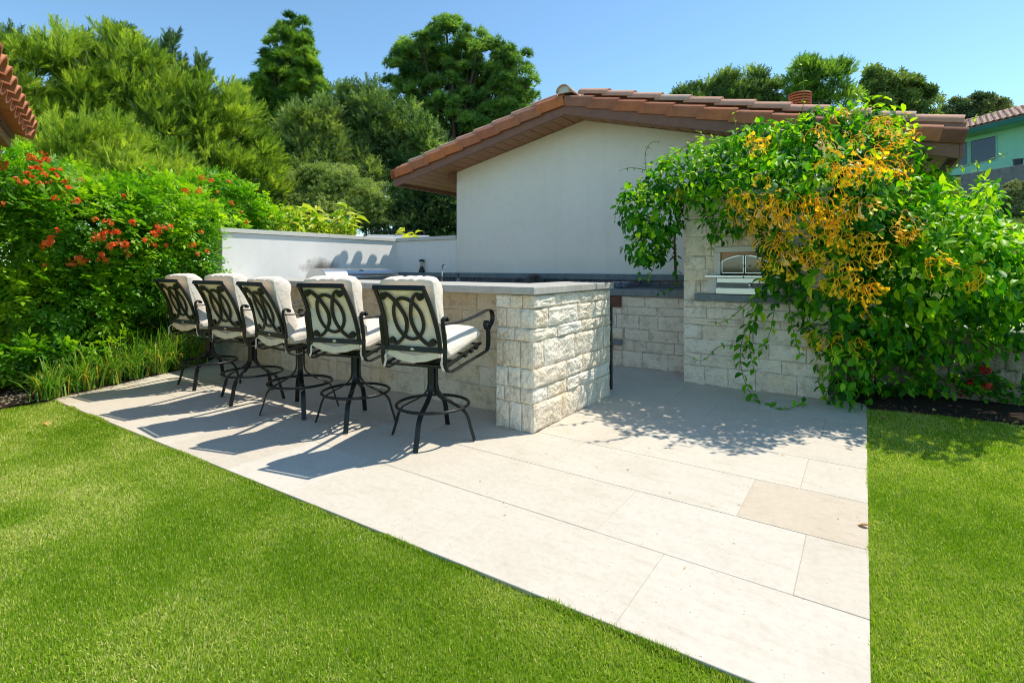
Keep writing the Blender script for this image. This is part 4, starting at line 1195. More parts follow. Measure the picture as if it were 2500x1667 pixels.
def tree(name, label, group, blobs, d, clump_r, tufts, mat, tmpls, ts, base=None, trunk_r=0.15, up=0.6, thick=1.0, nclump=120, bark='bark', lean=None, seed=0, shell=0.5, vbase=0.5, topfrac=0.0, limb_n=14, cat='tree'):
    """blobs: ellipses (px, py, rx, ry) of the crown in the survey photo at distance d"""
    k = d / 1247.0
    lumps = []
    for q in blobs:
        px, py, rx, ry = q[:4]; dd = d + (q[4] if len(q) > 4 else 0)
        lumps.append((at(px, py, dd), (rx * k, max(rx * k * thick, 0.2), ry * k)))
    cp, cn = lump_points(lumps, nclump, shell)
    bot = min(l[0][2] - l[1][2] for l in lumps); top = max(l[0][2] + l[1][2] for l in lumps)
    if base is None:
        c0 = lumps[0][0]; base = (c0[0], c0[1])
    bz = float(ground_z(base[0], base[1]))
    root = empty(name, (base[0], base[1], bz))
    tag(root, label, cat, group)
    O = np.array([base[0], base[1], bz])
    # crown of needle or leaf tufts gathered in clumps
    m = len(cp)
    cr = clump_r * rng.uniform(0.65, 1.3, m)
    n = m * tufts
    ci = np.repeat(np.arange(m), tufts)
    dd_ = rand_dirs(n); dd_[:, 2] = np.abs(dd_[:, 2]) * 0.9 - 0.25 * rng.random(n); dd_ = norm(dd_ + 0.5 * cn[ci])
    pos = cp[ci] + dd_ * (cr[ci] * rng.random(n) ** 0.5)[:, None]
    yd = norm(dd_ * 0.8 + np.array([0, 0, up]) + (np.array(lean) if lean is not None else 0) + 0.25 * rng.normal(size=(n, 3)))
    var = np.clip(vbase + 0.28 * rng.normal(size=m)[ci], 0, 1)
    V, F, vv = cloud(tmpls, pos, yd, rand_dirs(n), ts * rng.uniform(0.7, 1.25, n), var)
    o = link('crown', np_mesh('crown', V - O, F, vv), M[mat], root)
    # trunk and limbs
    mb = MB()
    tip = np.mean([l[0] for l in lumps], 0); tipz = top - (top - bot) * 0.25
    tr = spline([O + np.array([0, 0, -0.1]), O * 0.6 + np.array([tip[0], tip[1], bz]) * 0.4 + np.array([0, 0, (tipz - bz) * 0.4]), np.array([tip[0], tip[1], tipz])], 8)
    mb.tube(tr, np.linspace(trunk_r, trunk_r * 0.25, len(tr)), 9)
    for j in range(min(limb_n, m)):
        e = cp[rng.integers(0, m)]
        hz = np.clip((e[2] - bz) * rng.uniform(0.45, 0.75), (tipz - bz) * 0.25, (tipz - bz) * 0.92) + bz
        i0 = int(np.argmin(abs(tr[:, 2] - hz))); s0 = tr[i0]
        mid = s0 * 0.45 + e * 0.55 + np.array([0, 0, -0.1 * np.linalg.norm(e - s0)])
        pth = spline([s0, mid, e], 5)
        mb.tube(pth, np.linspace(trunk_r * 0.33, trunk_r * 0.07, len(pth)), 6)
    mb.build('trunk', M[bark], root, smooth=True, loc=tuple(-O))
    return root

NEEDLE = [tmpl_blades(10, 0.95, 0.075, s, 0.45) for s in range(4)]
SPRAY = [tmpl_spray(12, 0.038, 0.50, s + 20, 0.42) for s in range(5)]
SOFT = [tmpl_spray(12, 0.055, 0.85, s + 40, 0.34, 0.3) for s in range(5)]
BROAD = [tmpl_leafset(7, s + 60) for s in range(5)]
SMALL = [tmpl_leafset(9, s + 80, 0.42, 1.0) for s in range(5)]

# ---- feathery trees on the slope to the left
G1 = 'feathery evergreen trees rising behind the flowering shrub'
def feathery(label, blobs, d, n, tuf, vb, seed, base=None, ts=0.34):
    return tree('feathery_tree', label, G1, blobs, d, 0.34, int(tuf * 0.8), 'feather', SPRAY, ts, base, 0.16, 0.55, 0.9, int(n * 1.0), lean=(0.25, 0.1, 0.1), seed=seed, vbase=vb, shell=0.4)
feathery('broad feathery evergreen tree at the photo\'s upper left, behind the tiled roof corner', [(40, 260, 150, 150), (150, 240, 130, 115), (90, 380, 170, 110)], 11.5, 200, 50, 0.52, 1)
feathery('tall feathery evergreen tree with wispy leaders against the sky, above the orange-flowered shrub', [(290, 215, 100, 105), (360, 270, 110, 110), (260, 330, 120, 120), (420, 330, 110, 110)], 12.5, 230, 50, 0.50, 2)
feathery('feathery evergreen tree whose crown slopes down towards the narrow pine', [(520, 340, 95, 120), (580, 420, 85, 110), (480, 440, 110, 120), (620, 480, 60, 80)], 13.0, 200, 50, 0.45, 3)
feathery('low bright green feathery tree in front of the taller ones, just above the orange flowers', [(250, 400, 90, 90), (350, 440, 80, 80), (180, 420, 80, 80), (300, 480, 120, 60)], 9.6, 150, 50, 0.72, 4, ts=0.26)
# wispy leaders on the skyline
def leader(px, py, h, d, seed):
    r = np.random.default_rng(seed)
    base = at(px, py + h, d)
    pts = spline([base, at(px + r.uniform(-6, 4), py + h * 0.5, d), at(px + r.uniform(0, 14), py, d)], 12)
    return pts
lead = empty('feathery_tree', tuple(at(300, 260, 13.4) * np.array([1, 1, 0]) + np.array([0, 0, 0.3])))
tag(lead, 'thin wispy conifer leaders standing up on the skyline over the feathery trees', 'tree', G1)
PP, YD = [], []
stems = MB(); lo = np.array(lead.location)
for (px, py, h, s) in [(245, 75, 130, 1), (262, 95, 110, 2), (298, 85, 110, 3), (312, 82, 120, 4), (232, 130, 80, 5), (402, 105, 110, 6), (415, 95, 120, 7), (385, 130, 80, 8), (484, 150, 90, 9), (496, 165, 70, 10), (12, 78, 110, 11), (30, 95, 90, 12), (65, 105, 70, 13), (102, 112, 60, 14), (152, 110, 70, 15), (190, 130, 60, 16), (440, 160, 70, 17), (545, 225, 50, 18), (90, 118, 60, 19), (340, 150, 70, 20)]:
    pts = leader(px, py, h, 13.4, s)
    stems = MB(); stems.tube(pts - lo, np.linspace(0.014, 0.004, len(pts)), 4); stems.build('leader_stem', M['bark'], lead, smooth=True)
    r = np.random.default_rng(s + 100)
    for i, p in enumerate(pts):
        t_ = i / len(pts)
        for _ in range(3):
            PP.append(p); a = r.uniform(0, 6.28); w = 0.8 * (1 - t_ * 0.6)
            YD.append((math.cos(a) * w + 0.15, math.sin(a) * w, 0.8))
PP = np.array(PP); YD = np.array(YD)
V, F, vv = cloud(SPRAY, PP, YD, rand_dirs(len(PP)), rng.uniform(0.22, 0.42, len(PP)), np.full(len(PP), 0.3))
link('crown', np_mesh('crown', V - lo, F, vv), M['cedar'], lead)

# ---- the two tall pines
tree('pine_tree', 'tall narrow pine tree standing between the feathery trees and the round pine', None,
     [(715, 90, 45, 45), (700, 150, 62, 60), (735, 190, 55, 60), (680, 210, 60, 55), (745, 250, 52, 55), (665, 265, 58, 40), (715, 290, 55, 45), (640, 235, 35, 35), (770, 215, 26, 40), (735, 330, 45, 30)],
     26.0, 0.40, 46, 'pine', NEEDLE, 0.27, tuple(at(690, 350, 26.5)[:2]), 0.30, 0.35, 0.8, 330, vbase=0.58, shell=0.7, limb_n=40)
tree('pine_tree', 'small dark pine tree tucked against the foot of the tall narrow pine', None,
     [(603, 225, 24, 28), (610, 265, 30, 40), (620, 310, 40, 40)], 27.5, 0.55, 36, 'pine2', NEEDLE, 0.40, None, 0.16, 0.35, 0.8, 50, vbase=0.3)
tree('pine_tree', 'big round-headed pine tree rising behind the left roof slope', None,
     [(1100, 110, 80, 55), (1180, 150, 75, 60), (1030, 150, 75, 60), (1255, 200, 60, 62), (1190, 240, 90, 70), (1085, 220, 85, 70), (1000, 190, 55, 50), (990, 255, 42, 32), (1120, 300, 100, 50), (1235, 270, 70, 50), (1030, 300, 55, 40), (1000, 330, 50, 30)],
     25.0, 0.40, 46, 'pine2', NEEDLE, 0.26, tuple(at(1125, 400, 25)[:2]), 0.42, 0.35, 0.8, 520, vbase=0.62, shell=0.6, limb_n=60)

# ---- middle distance, between the wall and the pines
G2 = 'evergreen trees beyond the garden wall'
tree('cedar_tree', 'ragged dark cedar tree with an open top beside the round pine', G2,
     [(830, 255, 35, 45), (900, 290, 65, 50), (960, 330, 75, 60), (1010, 380, 70, 60), (900, 370, 80, 70), (980, 440, 80, 60)], 19.0, 0.5, 48, 'cedar', SOFT, 0.42, None, 0.2, 0.25, 0.8, 190, vbase=0.45)
tree('cedar_tree', 'pale feathery cedar tree growing low between the narrow pine and the dark cedar', G2,
     [(740, 340, 60, 45), (700, 400, 75, 55), (790, 400, 80, 55), (740, 450, 100, 50), (860, 450, 60, 50), (810, 300, 20, 40)], 17.5, 0.45, 48, 'olive', SOFT, 0.38, None, 0.18, 0.3, 0.8, 190, vbase=0.42)
tree('cedar_tree', 'dark cedar tree under the brown eave beside the white house', G2,
     [(1040, 490, 60, 55), (1090, 470, 50, 60), (1060, 560, 70, 45), (1000, 520, 40, 60)], 14.5, 0.42, 50, 'cedar', SOFT, 0.34, None, 0.16, 0.2, 0.8, 130, vbase=0.35)
tree('round_bush', 'rounded grey-green bush behind the yellow variegated leaves', G2,
     [(720, 470, 70, 50), (800, 470, 75, 48), (880, 500, 70, 60), (700, 520, 100, 50), (820, 530, 110, 50), (930, 540, 45, 40)], 14.0, 0.32, 60, 'olive', SMALL, 0.15, None, 0.09, 0.5, 0.8, 260, vbase=0.62, shell=0.3, limb_n=8, cat='bush')

# ---- far trees over the roof, to the right
G3 = 'distant trees on the hill behind the tiled roof'
tree('hill_tree', 'distant upright dark tree nearest the ridge, seen left of the roof vent', G3,
     [(1762, 225, 26, 48), (1722, 245, 22, 36), (1800, 240, 28, 45), (1838, 222, 22, 56), (1868, 245, 26, 46)], 36.0, 0.5, 40, 'cedar', SOFT, 0.6, None, 0.3, 0.5, 0.8, 95, vbase=0.5, shell=0.8)
tree('hill_tree', 'distant feathery green tree standing directly behind the orange roof vent', G3,
     [(1962, 192, 34, 36), (2000, 222, 42, 36), (2040, 195, 22, 36), (2052, 250, 26, 28), (1950, 245, 26, 30)], 34.0, 0.6, 46, 'pine', SPRAY, 0.5, None, 0.3, 0.4, 0.8, 85, vbase=0.5, shell=0.8)
tree('hill_tree', 'distant broadleaf tree with dense rounded clumps, right of the roof vent', G3,
     [(2132, 210, 30, 30), (2180, 225, 42, 36), (2228, 250, 36, 28), (2140, 265, 34, 22), (2200, 285, 50, 24)], 36.0, 0.55, 40, 'olive', BROAD, 0.5, None, 0.3, 0.3, 0.8, 100, vbase=0.4, shell=0.8)
tree('hill_tree', 'distant olive-grey gum tree over the green house\'s roof', G3,
     [(2328, 268, 26, 16), (2390, 258, 36, 14), (2435, 264, 18, 16), (2350, 290, 44, 14)], 48.0, 0.6, 36, 'gum', BROAD, 0.6, None, 0.3, 0.3, 0.8, 60, vbase=0.5, shell=0.8)
tree('hill_tree', 'small distant dark treetop just showing over the roof tiles, left of the others', G3,
     [(1665, 235, 10, 12), (1685, 238, 10, 14), (1672, 255, 16, 14)], 34.0, 0.45, 30, 'cedar', SOFT, 0.5, None, 0.15, 0.5, 0.8, 26, vbase=0.25)

# ------------------------------------------------------------------ orange trumpet shrub on the left
PIN = [tmpl_pinnate(3, 0.46, 0.10, s + 5) for s in range(5)]
tk = [(50, 480, 150, 100, 5.9), (30, 640, 160, 130, 5.7), (220, 560, 150, 110, 5.9), (370, 530, 120, 95, 6.4), (180, 710, 170, 110, 5.9), (330, 660, 140, 110, 6.3),
      (440, 620, 95, 110, 6.6), (480, 545, 60, 70, 7.3), (540, 490, 55, 60, 7.9), (40, 800, 110, 110, 5.9), (240, 800, 120, 80, 6.6), (380, 750, 80, 80, 7.0), (140, 855, 60, 34, 5.3), (60, 870, 70, 50, 5.5), (590, 530, 40, 35, 8.2)]
tl = [(at(px, py, d), (rx * d / 1247, 0.55 + rx * d / 1247 * 0.3, ry * d / 1247)) for px, py, rx, ry, d in tk]
P, N = lump_points(tl, 18000, 0.45)
ok = (P[:, 2] > 0.03) & ~((P[:, 0] > -7.42) & (P[:, 1] > 3.35))
P, N = P[ok], N[ok]
n = len(P)
cl = vnoise(P, 3.4, 2)
P = P + N * (0.10 * cl)[:, None]
yd = norm(N * 0.8 + np.array([0.1, 0, 0.15]) + 0.55 * rng.normal(size=(n, 3)))
V, F, vv = cloud(PIN, P, yd, norm(N * 0.5 + np.array([0.1, 0.2, 1.0])), rng.uniform(0.10, 0.19, n), np.clip(0.50 + 0.30 * cl + 0.08 * N[:, 2], 0, 1))
sh = empty('trumpet_shrub', (-7.3, 2.0, 0))
tag(sh, 'large bright green shrub dotted with orange trumpet flowers, left of the stools', 'shrub')
so_ = np.array(sh.location)
o = link('foliage', np_mesh('foliage', V - so_, F, vv), M['tecoma'], sh); o['kind'] = 'stuff'
mb = MB()
for q in range(16):
    c, r_ = tl[q % len(tl)]
    e = c + rand_dirs(1)[0] * np.array(r_) * 0.8
    s0 = np.array([-7.4 + rng.uniform(-0.6, 0.4), 1.9 + rng.uniform(-0.9, 1.0), 0.0])
    mb.tube(spline([s0, (s0 + e) / 2 + np.array([rng.uniform(-.2, .2), rng.uniform(-.2, .2), 0.15]), e], 6) - so_, np.linspace(0.022, 0.006, 13), 6)
mb.build('stem', M['stem_brown'], sh, smooth=True)

def first_hit(lumps, px, py, pull=1.0):
    """where a bearing first meets the foliage"""
    o_ = EYE; dv = norm(at(px, py, 1.0) - EYE); best = None
    for c, r_ in lumps:
        c = np.array(c); r_ = np.array(r_) * pull
        A = dv / r_; B_ = (o_ - c) / r_
        a, b_, cc = A @ A, 2 * A @ B_, B_ @ B_ - 1
        ds = b_ * b_ - 4 * a * cc
        if ds < 0: continue
        t_ = (-b_ - math.sqrt(ds)) / (2 * a)
        if t_ > 0 and (best is None or t_ < best[0]):
            p = o_ + dv * t_; best = (t_, p, norm((p - c) / r_ ** 2))
    return best
def trumpet_cluster(seed):
    r = np.random.default_rng(seed); m = MB()
    for k in range(6):
        d = norm(r.normal(size=3) * np.array([1, 1, 0.6]) + np.array([0, 0, 0.55])); b0 = d * 0.01
        e = d * r.uniform(0.04, 0.055)
        path = spline([b0, e * 0.6, e], 3)
        m.tube(path, np.linspace(0.004, 0.010, len(path)), 6)
        s1 = norm(np.cross(d, r.normal(size=3))); s2 = np.cross(d, s1)
        for q in range(5):
            a = q * 1.2566; w = s1 * math.cos(a) + s2 * math.sin(a); w2 = np.cross(d, w)
            m.add([e, e + w * 0.016 - w2 * 0.009 + d * 0.006, e + w * 0.028 + d * 0.002, e + w * 0.016 + w2 * 0.009 + d * 0.006], [(0, 1, 2, 3)])
    me = m.mesh('flower_cluster'); me.materials.append(M['orange']); return me
OC = [trumpet_cluster(s) for s in range(4)]
FL = [(75, 395), (95, 405), (88, 420), (112, 398), (65, 428), (80, 440), (58, 450), (95, 452), (118, 448), (128, 425), (132, 438), (140, 420), (105, 430), (70, 420), (38, 443), (160, 452), (168, 440), (165, 470), (195, 450), (8, 402), (18, 408), (5, 417), (8, 496), (110, 383), (77, 389),
      (297, 486), (142, 562), (122, 588), (115, 594), (133, 580), (228, 583), (235, 575), (258, 570), (268, 572), (248, 580), (232, 538), (262, 543), (320, 548), (383, 552), (394, 553), (408, 551), (281, 565), (265, 600), (290, 592), (305, 592), (275, 598), (242, 620), (258, 630), (308, 622), (192, 622), (200, 630), (176, 635), (213, 644), (109, 656), (364, 572), (378, 568), (370, 603), (405, 606), (466, 605), (470, 598), (480, 620), (503, 616), (487, 570), (450, 472), (478, 471), (515, 446), (530, 472), (515, 497), (562, 501), (585, 515), (595, 545), (493, 440), (557, 448), (348, 586), (186, 498), (138, 490)]
for i, (px, py) in enumerate(FL):
    h = first_hit(tl, px, py, 1.03)
    if h is None: p, nn = at(px, py, 6.3), norm(np.array([0.3, -0.6, 0.6]))
    else: p, nn = h[1], h[2]
    o = link('flower_cluster', OC[i % 4], None, sh, tuple(p - so_ + nn * 0.03 - norm(p - EYE) * 0.05))
    s_ = rng.uniform(0.55, 0.95); o.scale = (s_, s_, s_)
    q_ = Vector(nn * 0.7 + np.array([0, 0, 0.5])).to_track_quat('Z', 'Y'); o.rotation_euler = q_.to_euler(); o.rotation_euler.rotate_axis('Z', rng.uniform(0, 6.28))

# ------------------------------------------------------------------ strap-leaved clumps along the patio edge
def strap_clump(name, loc, h, nb, spread, label, seed, group, lit=0.5):
    r = np.random.default_rng(seed)
    V, F, vv = [], [], []
    for k in range(nb):
        a = r.uniform(0, 6.28); L_ = h * r.uniform(0.65, 1.25); lean = spread * r.uniform(0.35, 1.2)
        d = np.array([math.cos(a), math.sin(a), 0]); side = np.array([-math.sin(a), math.cos(a), 0]) * r.uniform(0.004, 0.0075)
        b0 = np.array([r.normal() * 0.05, r.normal() * 0.05, 0])
        k0 = len(V)
        for i in range(6):
            t_ = i / 5
            p = b0 + d * lean * L_ * t_ ** 1.3 + np.array([0, 0, L_ * (t_ * (1.25 - 0.25 * lean) - 0.95 * lean * t_ ** 2.6)])
            p[2] = max(p[2], 0.004)
            w = side * (1 - t_ ** 2.5)
            V += [p - w, p + w]
            vv += [np.clip(lit + r.normal() * 0.02, 0, 1)] * 2 if i else [lit] * 2
        c = np.clip(lit + r.normal() * 0.2, 0, 0.92) if r.random() > 0.06 else 1.0
        for q in range(12): vv[k0 + q] = c
        for i in range(5): F.append((k0 + 2 * i, k0 + 2 * i + 1, k0 + 2 * i + 3, k0 + 2 * i + 2))
    o = link(name, np_mesh(name, np.array(V), np.array(F), np.array(vv)), M['strap'], None, loc)
    tag(o, label, 'grassy plant', group)
    return o
G4 = 'strap-leaved clumps edging the patio'
cs = [((-6.46, 1.50), .30, 'low strap-leaved clump at the patio\'s outer corner'), ((-6.60, 1.80), .34, 'strap-leaved clump beside the lit low shrub sprig'), ((-6.72, 2.05), .38, 'strap-leaved clump in shade, third along the patio edge'), ((-6.84, 2.30), .42, 'dense strap-leaved clump in the middle of the patio edge'),
      ((-6.92, 2.55), .46, 'tall sunlit strap-leaved clump left of the end stool'), ((-7.02, 2.80), .48, 'strap-leaved clump with yellowing tips near the end stool\'s feet'), ((-7.12, 3.05), .46, 'strap-leaved clump against the left end of the bar'), ((-6.72, 0.95), .30, 'lone strap-leaved clump in the mulch at the lawn\'s left edge'), ((-7.25, 2.25), .5, 'strap-leaved clump half hidden behind the front row')]
for i, ((x, y), h, lab) in enumerate(cs):
    strap_clump('strap_leaf_plant', (x + (0.10 if i < 7 else 0), y, 0.01), h * 1.3, 170, 0.72, lab, 200 + i, G4, 0.55)

# ------------------------------------------------------------------ variegated leaves behind the garden wall
lf = tmpl_leaf(0.12, 0.30)
LV = lf[0] * np.array([0.62, 1, 1])
ging_me = [np_mesh('leaf', LV * np.array([1, 1, 1 + 0.8 * k]), lf[1], np.full(8, 0.5)) for k in range(3)]
for me in ging_me: me.materials.append(M['ginger'])
def ginger(px0, px1, py_top, d, nst, lab, seed, zb=0.3):
    r = np.random.default_rng(seed)
    c = at((px0 + px1) / 2, 600, d); c[2] = float(ground_z(c[0], c[1]))
    root = empty('variegated_plant', tuple(c)); tag(root, lab, 'plant', 'variegated plants behind the garden wall')
    stm = MB()
    for k in range(nst):
        px = r.uniform(px0, px1); tip = at(px, py_top + r.uniform(0, 40), d + r.uniform(-0.5, 0.5))
        b0 = c + np.array([r.normal() * 0.5, r.normal() * 0.4, 0]); b0[2] = c[2]
        mid = (b0 + tip) / 2 + np.array([0, 0, 0.25])
        pth = spline([b0, mid, tip], 7)
        stm = MB(); stm.tube(pth - c, np.linspace(0.012, 0.005, len(pth)), 5); stm.build('stem', M['stem'], root, smooth=True)
        for i in range(5, len(pth)):
            for s in (0, 1):
                a = r.uniform(0, 6.28)
                dv = norm(np.array([math.cos(a), math.sin(a), r.uniform(-0.1, 0.7)]))
                o = link('leaf', ging_me[r.integers(0, 3)], None, root, tuple(pth[i] - c))
                z_ = Vector(norm(np.array([0, 0, 1.0]) + 0.4 * r.normal(size=3)))
                y_ = Vector(dv); x_ = y_.cross(z_).normalized(); z_ = x_.cross(y_)
                o.rotation_euler = Matrix((x_, y_, z_)).transposed().to_euler()
                L_ = r.uniform(0.17, 0.28); o.scale = (L_, L_, L_)
ginger(625, 745, 503, 9.5, 22, 'yellow-green variegated plant over the near part of the white wall', 1)
ginger(735, 885, 508, 10.2, 24, 'yellow-green variegated plant over the white wall nearest the parked car', 2)
ginger(985, 1025, 555, 10.6, 4, 'small yellow-green plant showing over the wall beside the house', 3)

# ------------------------------------------------------------------ giant honeysuckle over the oven tower
vk = [(1605, 520, 75, 75, 5.55), (1565, 500, 45, 55, 5.55), (1590, 600, 45, 60, 5.55), (1640, 450, 70, 55, 5.6), (1700, 430, 85, 65, 5.55), (1780, 400, 85, 70, 5.35), (1850, 370, 95, 75, 5.2), (1760, 520, 40, 70, 5.25),
      (1860, 480, 100, 90, 4.95), (1960, 400, 110, 110, 5.0), (2060, 380, 110, 105, 4.95), (1960, 540, 120, 110, 4.75), (2150, 400, 90, 100, 5.0), (2080, 530, 120, 120, 4.75), (2035, 660, 100, 110, 4.7), (2100, 760, 120, 120, 4.75), (2070, 890, 55, 90, 4.75), (2190, 520, 110, 110, 4.9), (2200, 660, 120, 120, 4.8),
      (2200, 800, 110, 80, 4.85), (2290, 580, 100, 100, 5.0), (2310, 700, 110, 110, 4.85), (2390, 620, 80, 85, 5.0), (2420, 710, 95, 90, 4.9), (2480, 640, 70, 80, 5.0), (2330, 820, 90, 60, 4.95), (2260, 470, 55, 55, 5.3), (2400, 500, 28, 60, 5.1), (2500, 740, 60, 60, 4.9), (2120, 300, 60, 35, 5.2), (2000, 310, 70, 35, 5.2), (2180, 905, 75, 95, 5.1), (2280, 910, 75, 85, 5.15), (2380, 905, 75, 90, 5.1), (2470, 870, 70, 110, 5.05), (2260, 560, 90, 90, 4.7), (2330, 600, 90, 90, 4.6), (2420, 630, 85, 85, 4.6), (2250, 680, 90, 90, 4.6), (2480, 770, 70, 90, 5.0), (2500, 900, 60, 80, 5.1), (1905, 640, 45, 60, 4.85), (1900, 440, 90, 80, 4.75), (2040, 460, 120, 100, 4.55)]
vk = [(px, py, rx, ry, d - (max(0.0, px - 2150) / 350 * 0.62 if py < 850 and d < 5.15 else 0)) for px, py, rx, ry, d in vk]
vl = [(at(px, py, d), (rx * d / 1247, 0.42 + rx * d / 1247 * 0.40, ry * d / 1247)) for px, py, rx, ry, d in vk]
LEAF = [tmpl_leaf(0.07, 0.10), tmpl_leaf(0.13, 0.22), tmpl_leaf(0.04, 0.30)]
P, N = lump_points(vl, 20000, 0.42)
ok = (P[:, 2] > 0.06)
P, N = P[ok], N[ok]
n = len(P)
cl = vnoise(P, 2.6, 9)
P = P + N * (0.10 * cl)[:, None]
yd = norm(N * 0.55 + np.array([0.0, -0.1, -0.55]) + 0.6 * rng.normal(size=(n, 3)))
zd = norm(N * 0.7 + np.array([0.1, 0.0, 0.8]) + 0.25 * rng.normal(size=(n, 3)))
sc_ = rng.uniform(0.055, 0.115, n)
var = np.clip(0.42 + 0.24 * cl + 0.24 * rng.normal(size=n) + 0.26 * np.clip(N[:, 2], -0.4, 1) + 0.14 * (P[:, 0] > 0.1), 0, 1)  # sunlight painted in: upward-facing and right-hand leaves get lighter colour
vine = empty('honeysuckle_vine', (-0.6, 5.9, 0))
tag(vine, 'giant honeysuckle vine with yellow flowers smothering the stone oven tower', 'vine')
vo_ = np.array(vine.location)
# hanging and reaching shoots with paired leaves
stemmb = MB()
SP, SY, SZ, SS, SV = [], [], [], [], []
def shoot(pts, n_seg, leafL, step, vv_, r0=0.005, tipscale=0.5, seed=0, d3=False):
    r = np.random.default_rng(seed + 900)
    p3 = [np.array(p) if d3 else at(*p) for p in pts]
    pth = spline(p3, n_seg)
    sm = stemmb if d3 else MB()
    sm.tube(pth - vo_, np.linspace(r0, r0 * 0.45, len(pth)), 5)
    if not d3: sm.build('stem', M['stem'], vine, smooth=True)
    dist = np.concatenate([[0], np.cumsum(np.linalg.norm(np.diff(pth, axis=0), axis=1))])
    s = step * 0.6; a = r.uniform(0, 3)
    while s < dist[-1]:
        i = min(np.searchsorted(dist, s), len(pth) - 1)
        t_ = norm(pth[i] - pth[i - 1]) if i else norm(pth[1] - pth[0])
        pr = norm(np.cross(t_, np.array([math.cos(a), math.sin(a), 0.3])))
        k = 1 - (1 - tipscale) * (s / dist[-1])
        for sg in (-1, 1):
            dv = norm(pr * sg + t_ * 0.45 + np.array([0, 0, -0.35]) + 0.2 * r.normal(size=3))
            SP.append(pth[i]); SY.append(dv); SZ.append(norm(np.array([0.1, -0.3, 1.0]) + 0.3 * r.normal(size=3))); SS.append(leafL * k * r.uniform(0.8, 1.15)); SV.append(np.clip(vv_ + (1 - k) * 0.4 + r.normal() * 0.12, 0, 1))
        s += step * r.uniform(0.8, 1.2) * (0.6 + 0.4 * k); a += 1.57
SHO = [
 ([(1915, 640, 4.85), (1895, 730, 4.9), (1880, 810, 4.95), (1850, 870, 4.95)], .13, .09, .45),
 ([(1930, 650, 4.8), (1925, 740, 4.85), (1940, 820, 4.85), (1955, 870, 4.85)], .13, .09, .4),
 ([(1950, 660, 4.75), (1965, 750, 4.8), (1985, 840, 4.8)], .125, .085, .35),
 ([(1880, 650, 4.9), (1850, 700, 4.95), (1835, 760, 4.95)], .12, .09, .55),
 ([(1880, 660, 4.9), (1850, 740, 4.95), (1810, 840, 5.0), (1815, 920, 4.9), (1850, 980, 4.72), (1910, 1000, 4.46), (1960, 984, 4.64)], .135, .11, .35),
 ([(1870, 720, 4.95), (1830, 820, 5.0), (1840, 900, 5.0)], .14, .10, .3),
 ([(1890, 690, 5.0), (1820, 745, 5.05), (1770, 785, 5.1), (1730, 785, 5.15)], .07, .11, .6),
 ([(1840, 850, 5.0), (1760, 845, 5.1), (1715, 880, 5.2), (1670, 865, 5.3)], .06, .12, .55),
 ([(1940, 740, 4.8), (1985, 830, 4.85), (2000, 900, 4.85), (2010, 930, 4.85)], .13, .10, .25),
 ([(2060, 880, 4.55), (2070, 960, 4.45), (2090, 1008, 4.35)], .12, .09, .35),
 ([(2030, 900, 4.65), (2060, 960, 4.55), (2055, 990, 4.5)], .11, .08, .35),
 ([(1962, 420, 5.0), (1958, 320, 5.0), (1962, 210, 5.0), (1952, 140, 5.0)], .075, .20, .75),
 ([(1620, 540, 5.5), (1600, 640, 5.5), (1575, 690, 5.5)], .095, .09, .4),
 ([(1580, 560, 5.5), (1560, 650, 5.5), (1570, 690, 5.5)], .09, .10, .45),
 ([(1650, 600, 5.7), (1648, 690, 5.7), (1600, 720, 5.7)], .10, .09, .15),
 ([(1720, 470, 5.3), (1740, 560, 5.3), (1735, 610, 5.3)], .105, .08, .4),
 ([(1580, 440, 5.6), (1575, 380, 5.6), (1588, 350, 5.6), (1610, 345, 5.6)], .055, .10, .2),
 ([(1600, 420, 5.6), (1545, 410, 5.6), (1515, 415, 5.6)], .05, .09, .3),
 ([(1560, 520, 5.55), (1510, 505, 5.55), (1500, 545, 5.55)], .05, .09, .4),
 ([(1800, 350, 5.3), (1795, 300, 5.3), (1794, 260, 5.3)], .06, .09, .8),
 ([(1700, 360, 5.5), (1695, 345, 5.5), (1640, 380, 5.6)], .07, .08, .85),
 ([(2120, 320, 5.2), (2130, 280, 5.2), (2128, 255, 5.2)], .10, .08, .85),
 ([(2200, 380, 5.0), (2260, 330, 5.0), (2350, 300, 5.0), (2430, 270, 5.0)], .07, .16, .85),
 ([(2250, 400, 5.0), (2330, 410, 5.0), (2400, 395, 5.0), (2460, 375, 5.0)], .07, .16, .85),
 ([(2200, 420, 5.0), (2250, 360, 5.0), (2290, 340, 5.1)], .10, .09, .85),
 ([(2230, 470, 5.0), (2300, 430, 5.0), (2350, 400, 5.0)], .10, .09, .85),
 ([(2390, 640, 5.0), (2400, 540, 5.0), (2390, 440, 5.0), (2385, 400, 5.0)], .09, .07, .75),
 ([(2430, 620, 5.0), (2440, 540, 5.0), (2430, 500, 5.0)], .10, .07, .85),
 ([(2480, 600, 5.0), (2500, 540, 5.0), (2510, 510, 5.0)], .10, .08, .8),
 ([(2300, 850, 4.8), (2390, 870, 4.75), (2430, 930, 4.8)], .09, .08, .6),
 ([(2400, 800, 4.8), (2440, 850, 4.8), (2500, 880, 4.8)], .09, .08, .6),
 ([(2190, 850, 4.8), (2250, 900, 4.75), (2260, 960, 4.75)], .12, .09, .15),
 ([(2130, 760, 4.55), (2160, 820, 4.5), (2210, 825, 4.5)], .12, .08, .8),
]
for i, (pts, lL, stp, v_) in enumerate(SHO):
    shoot(pts, 8, lL, stp, v_, seed=i)
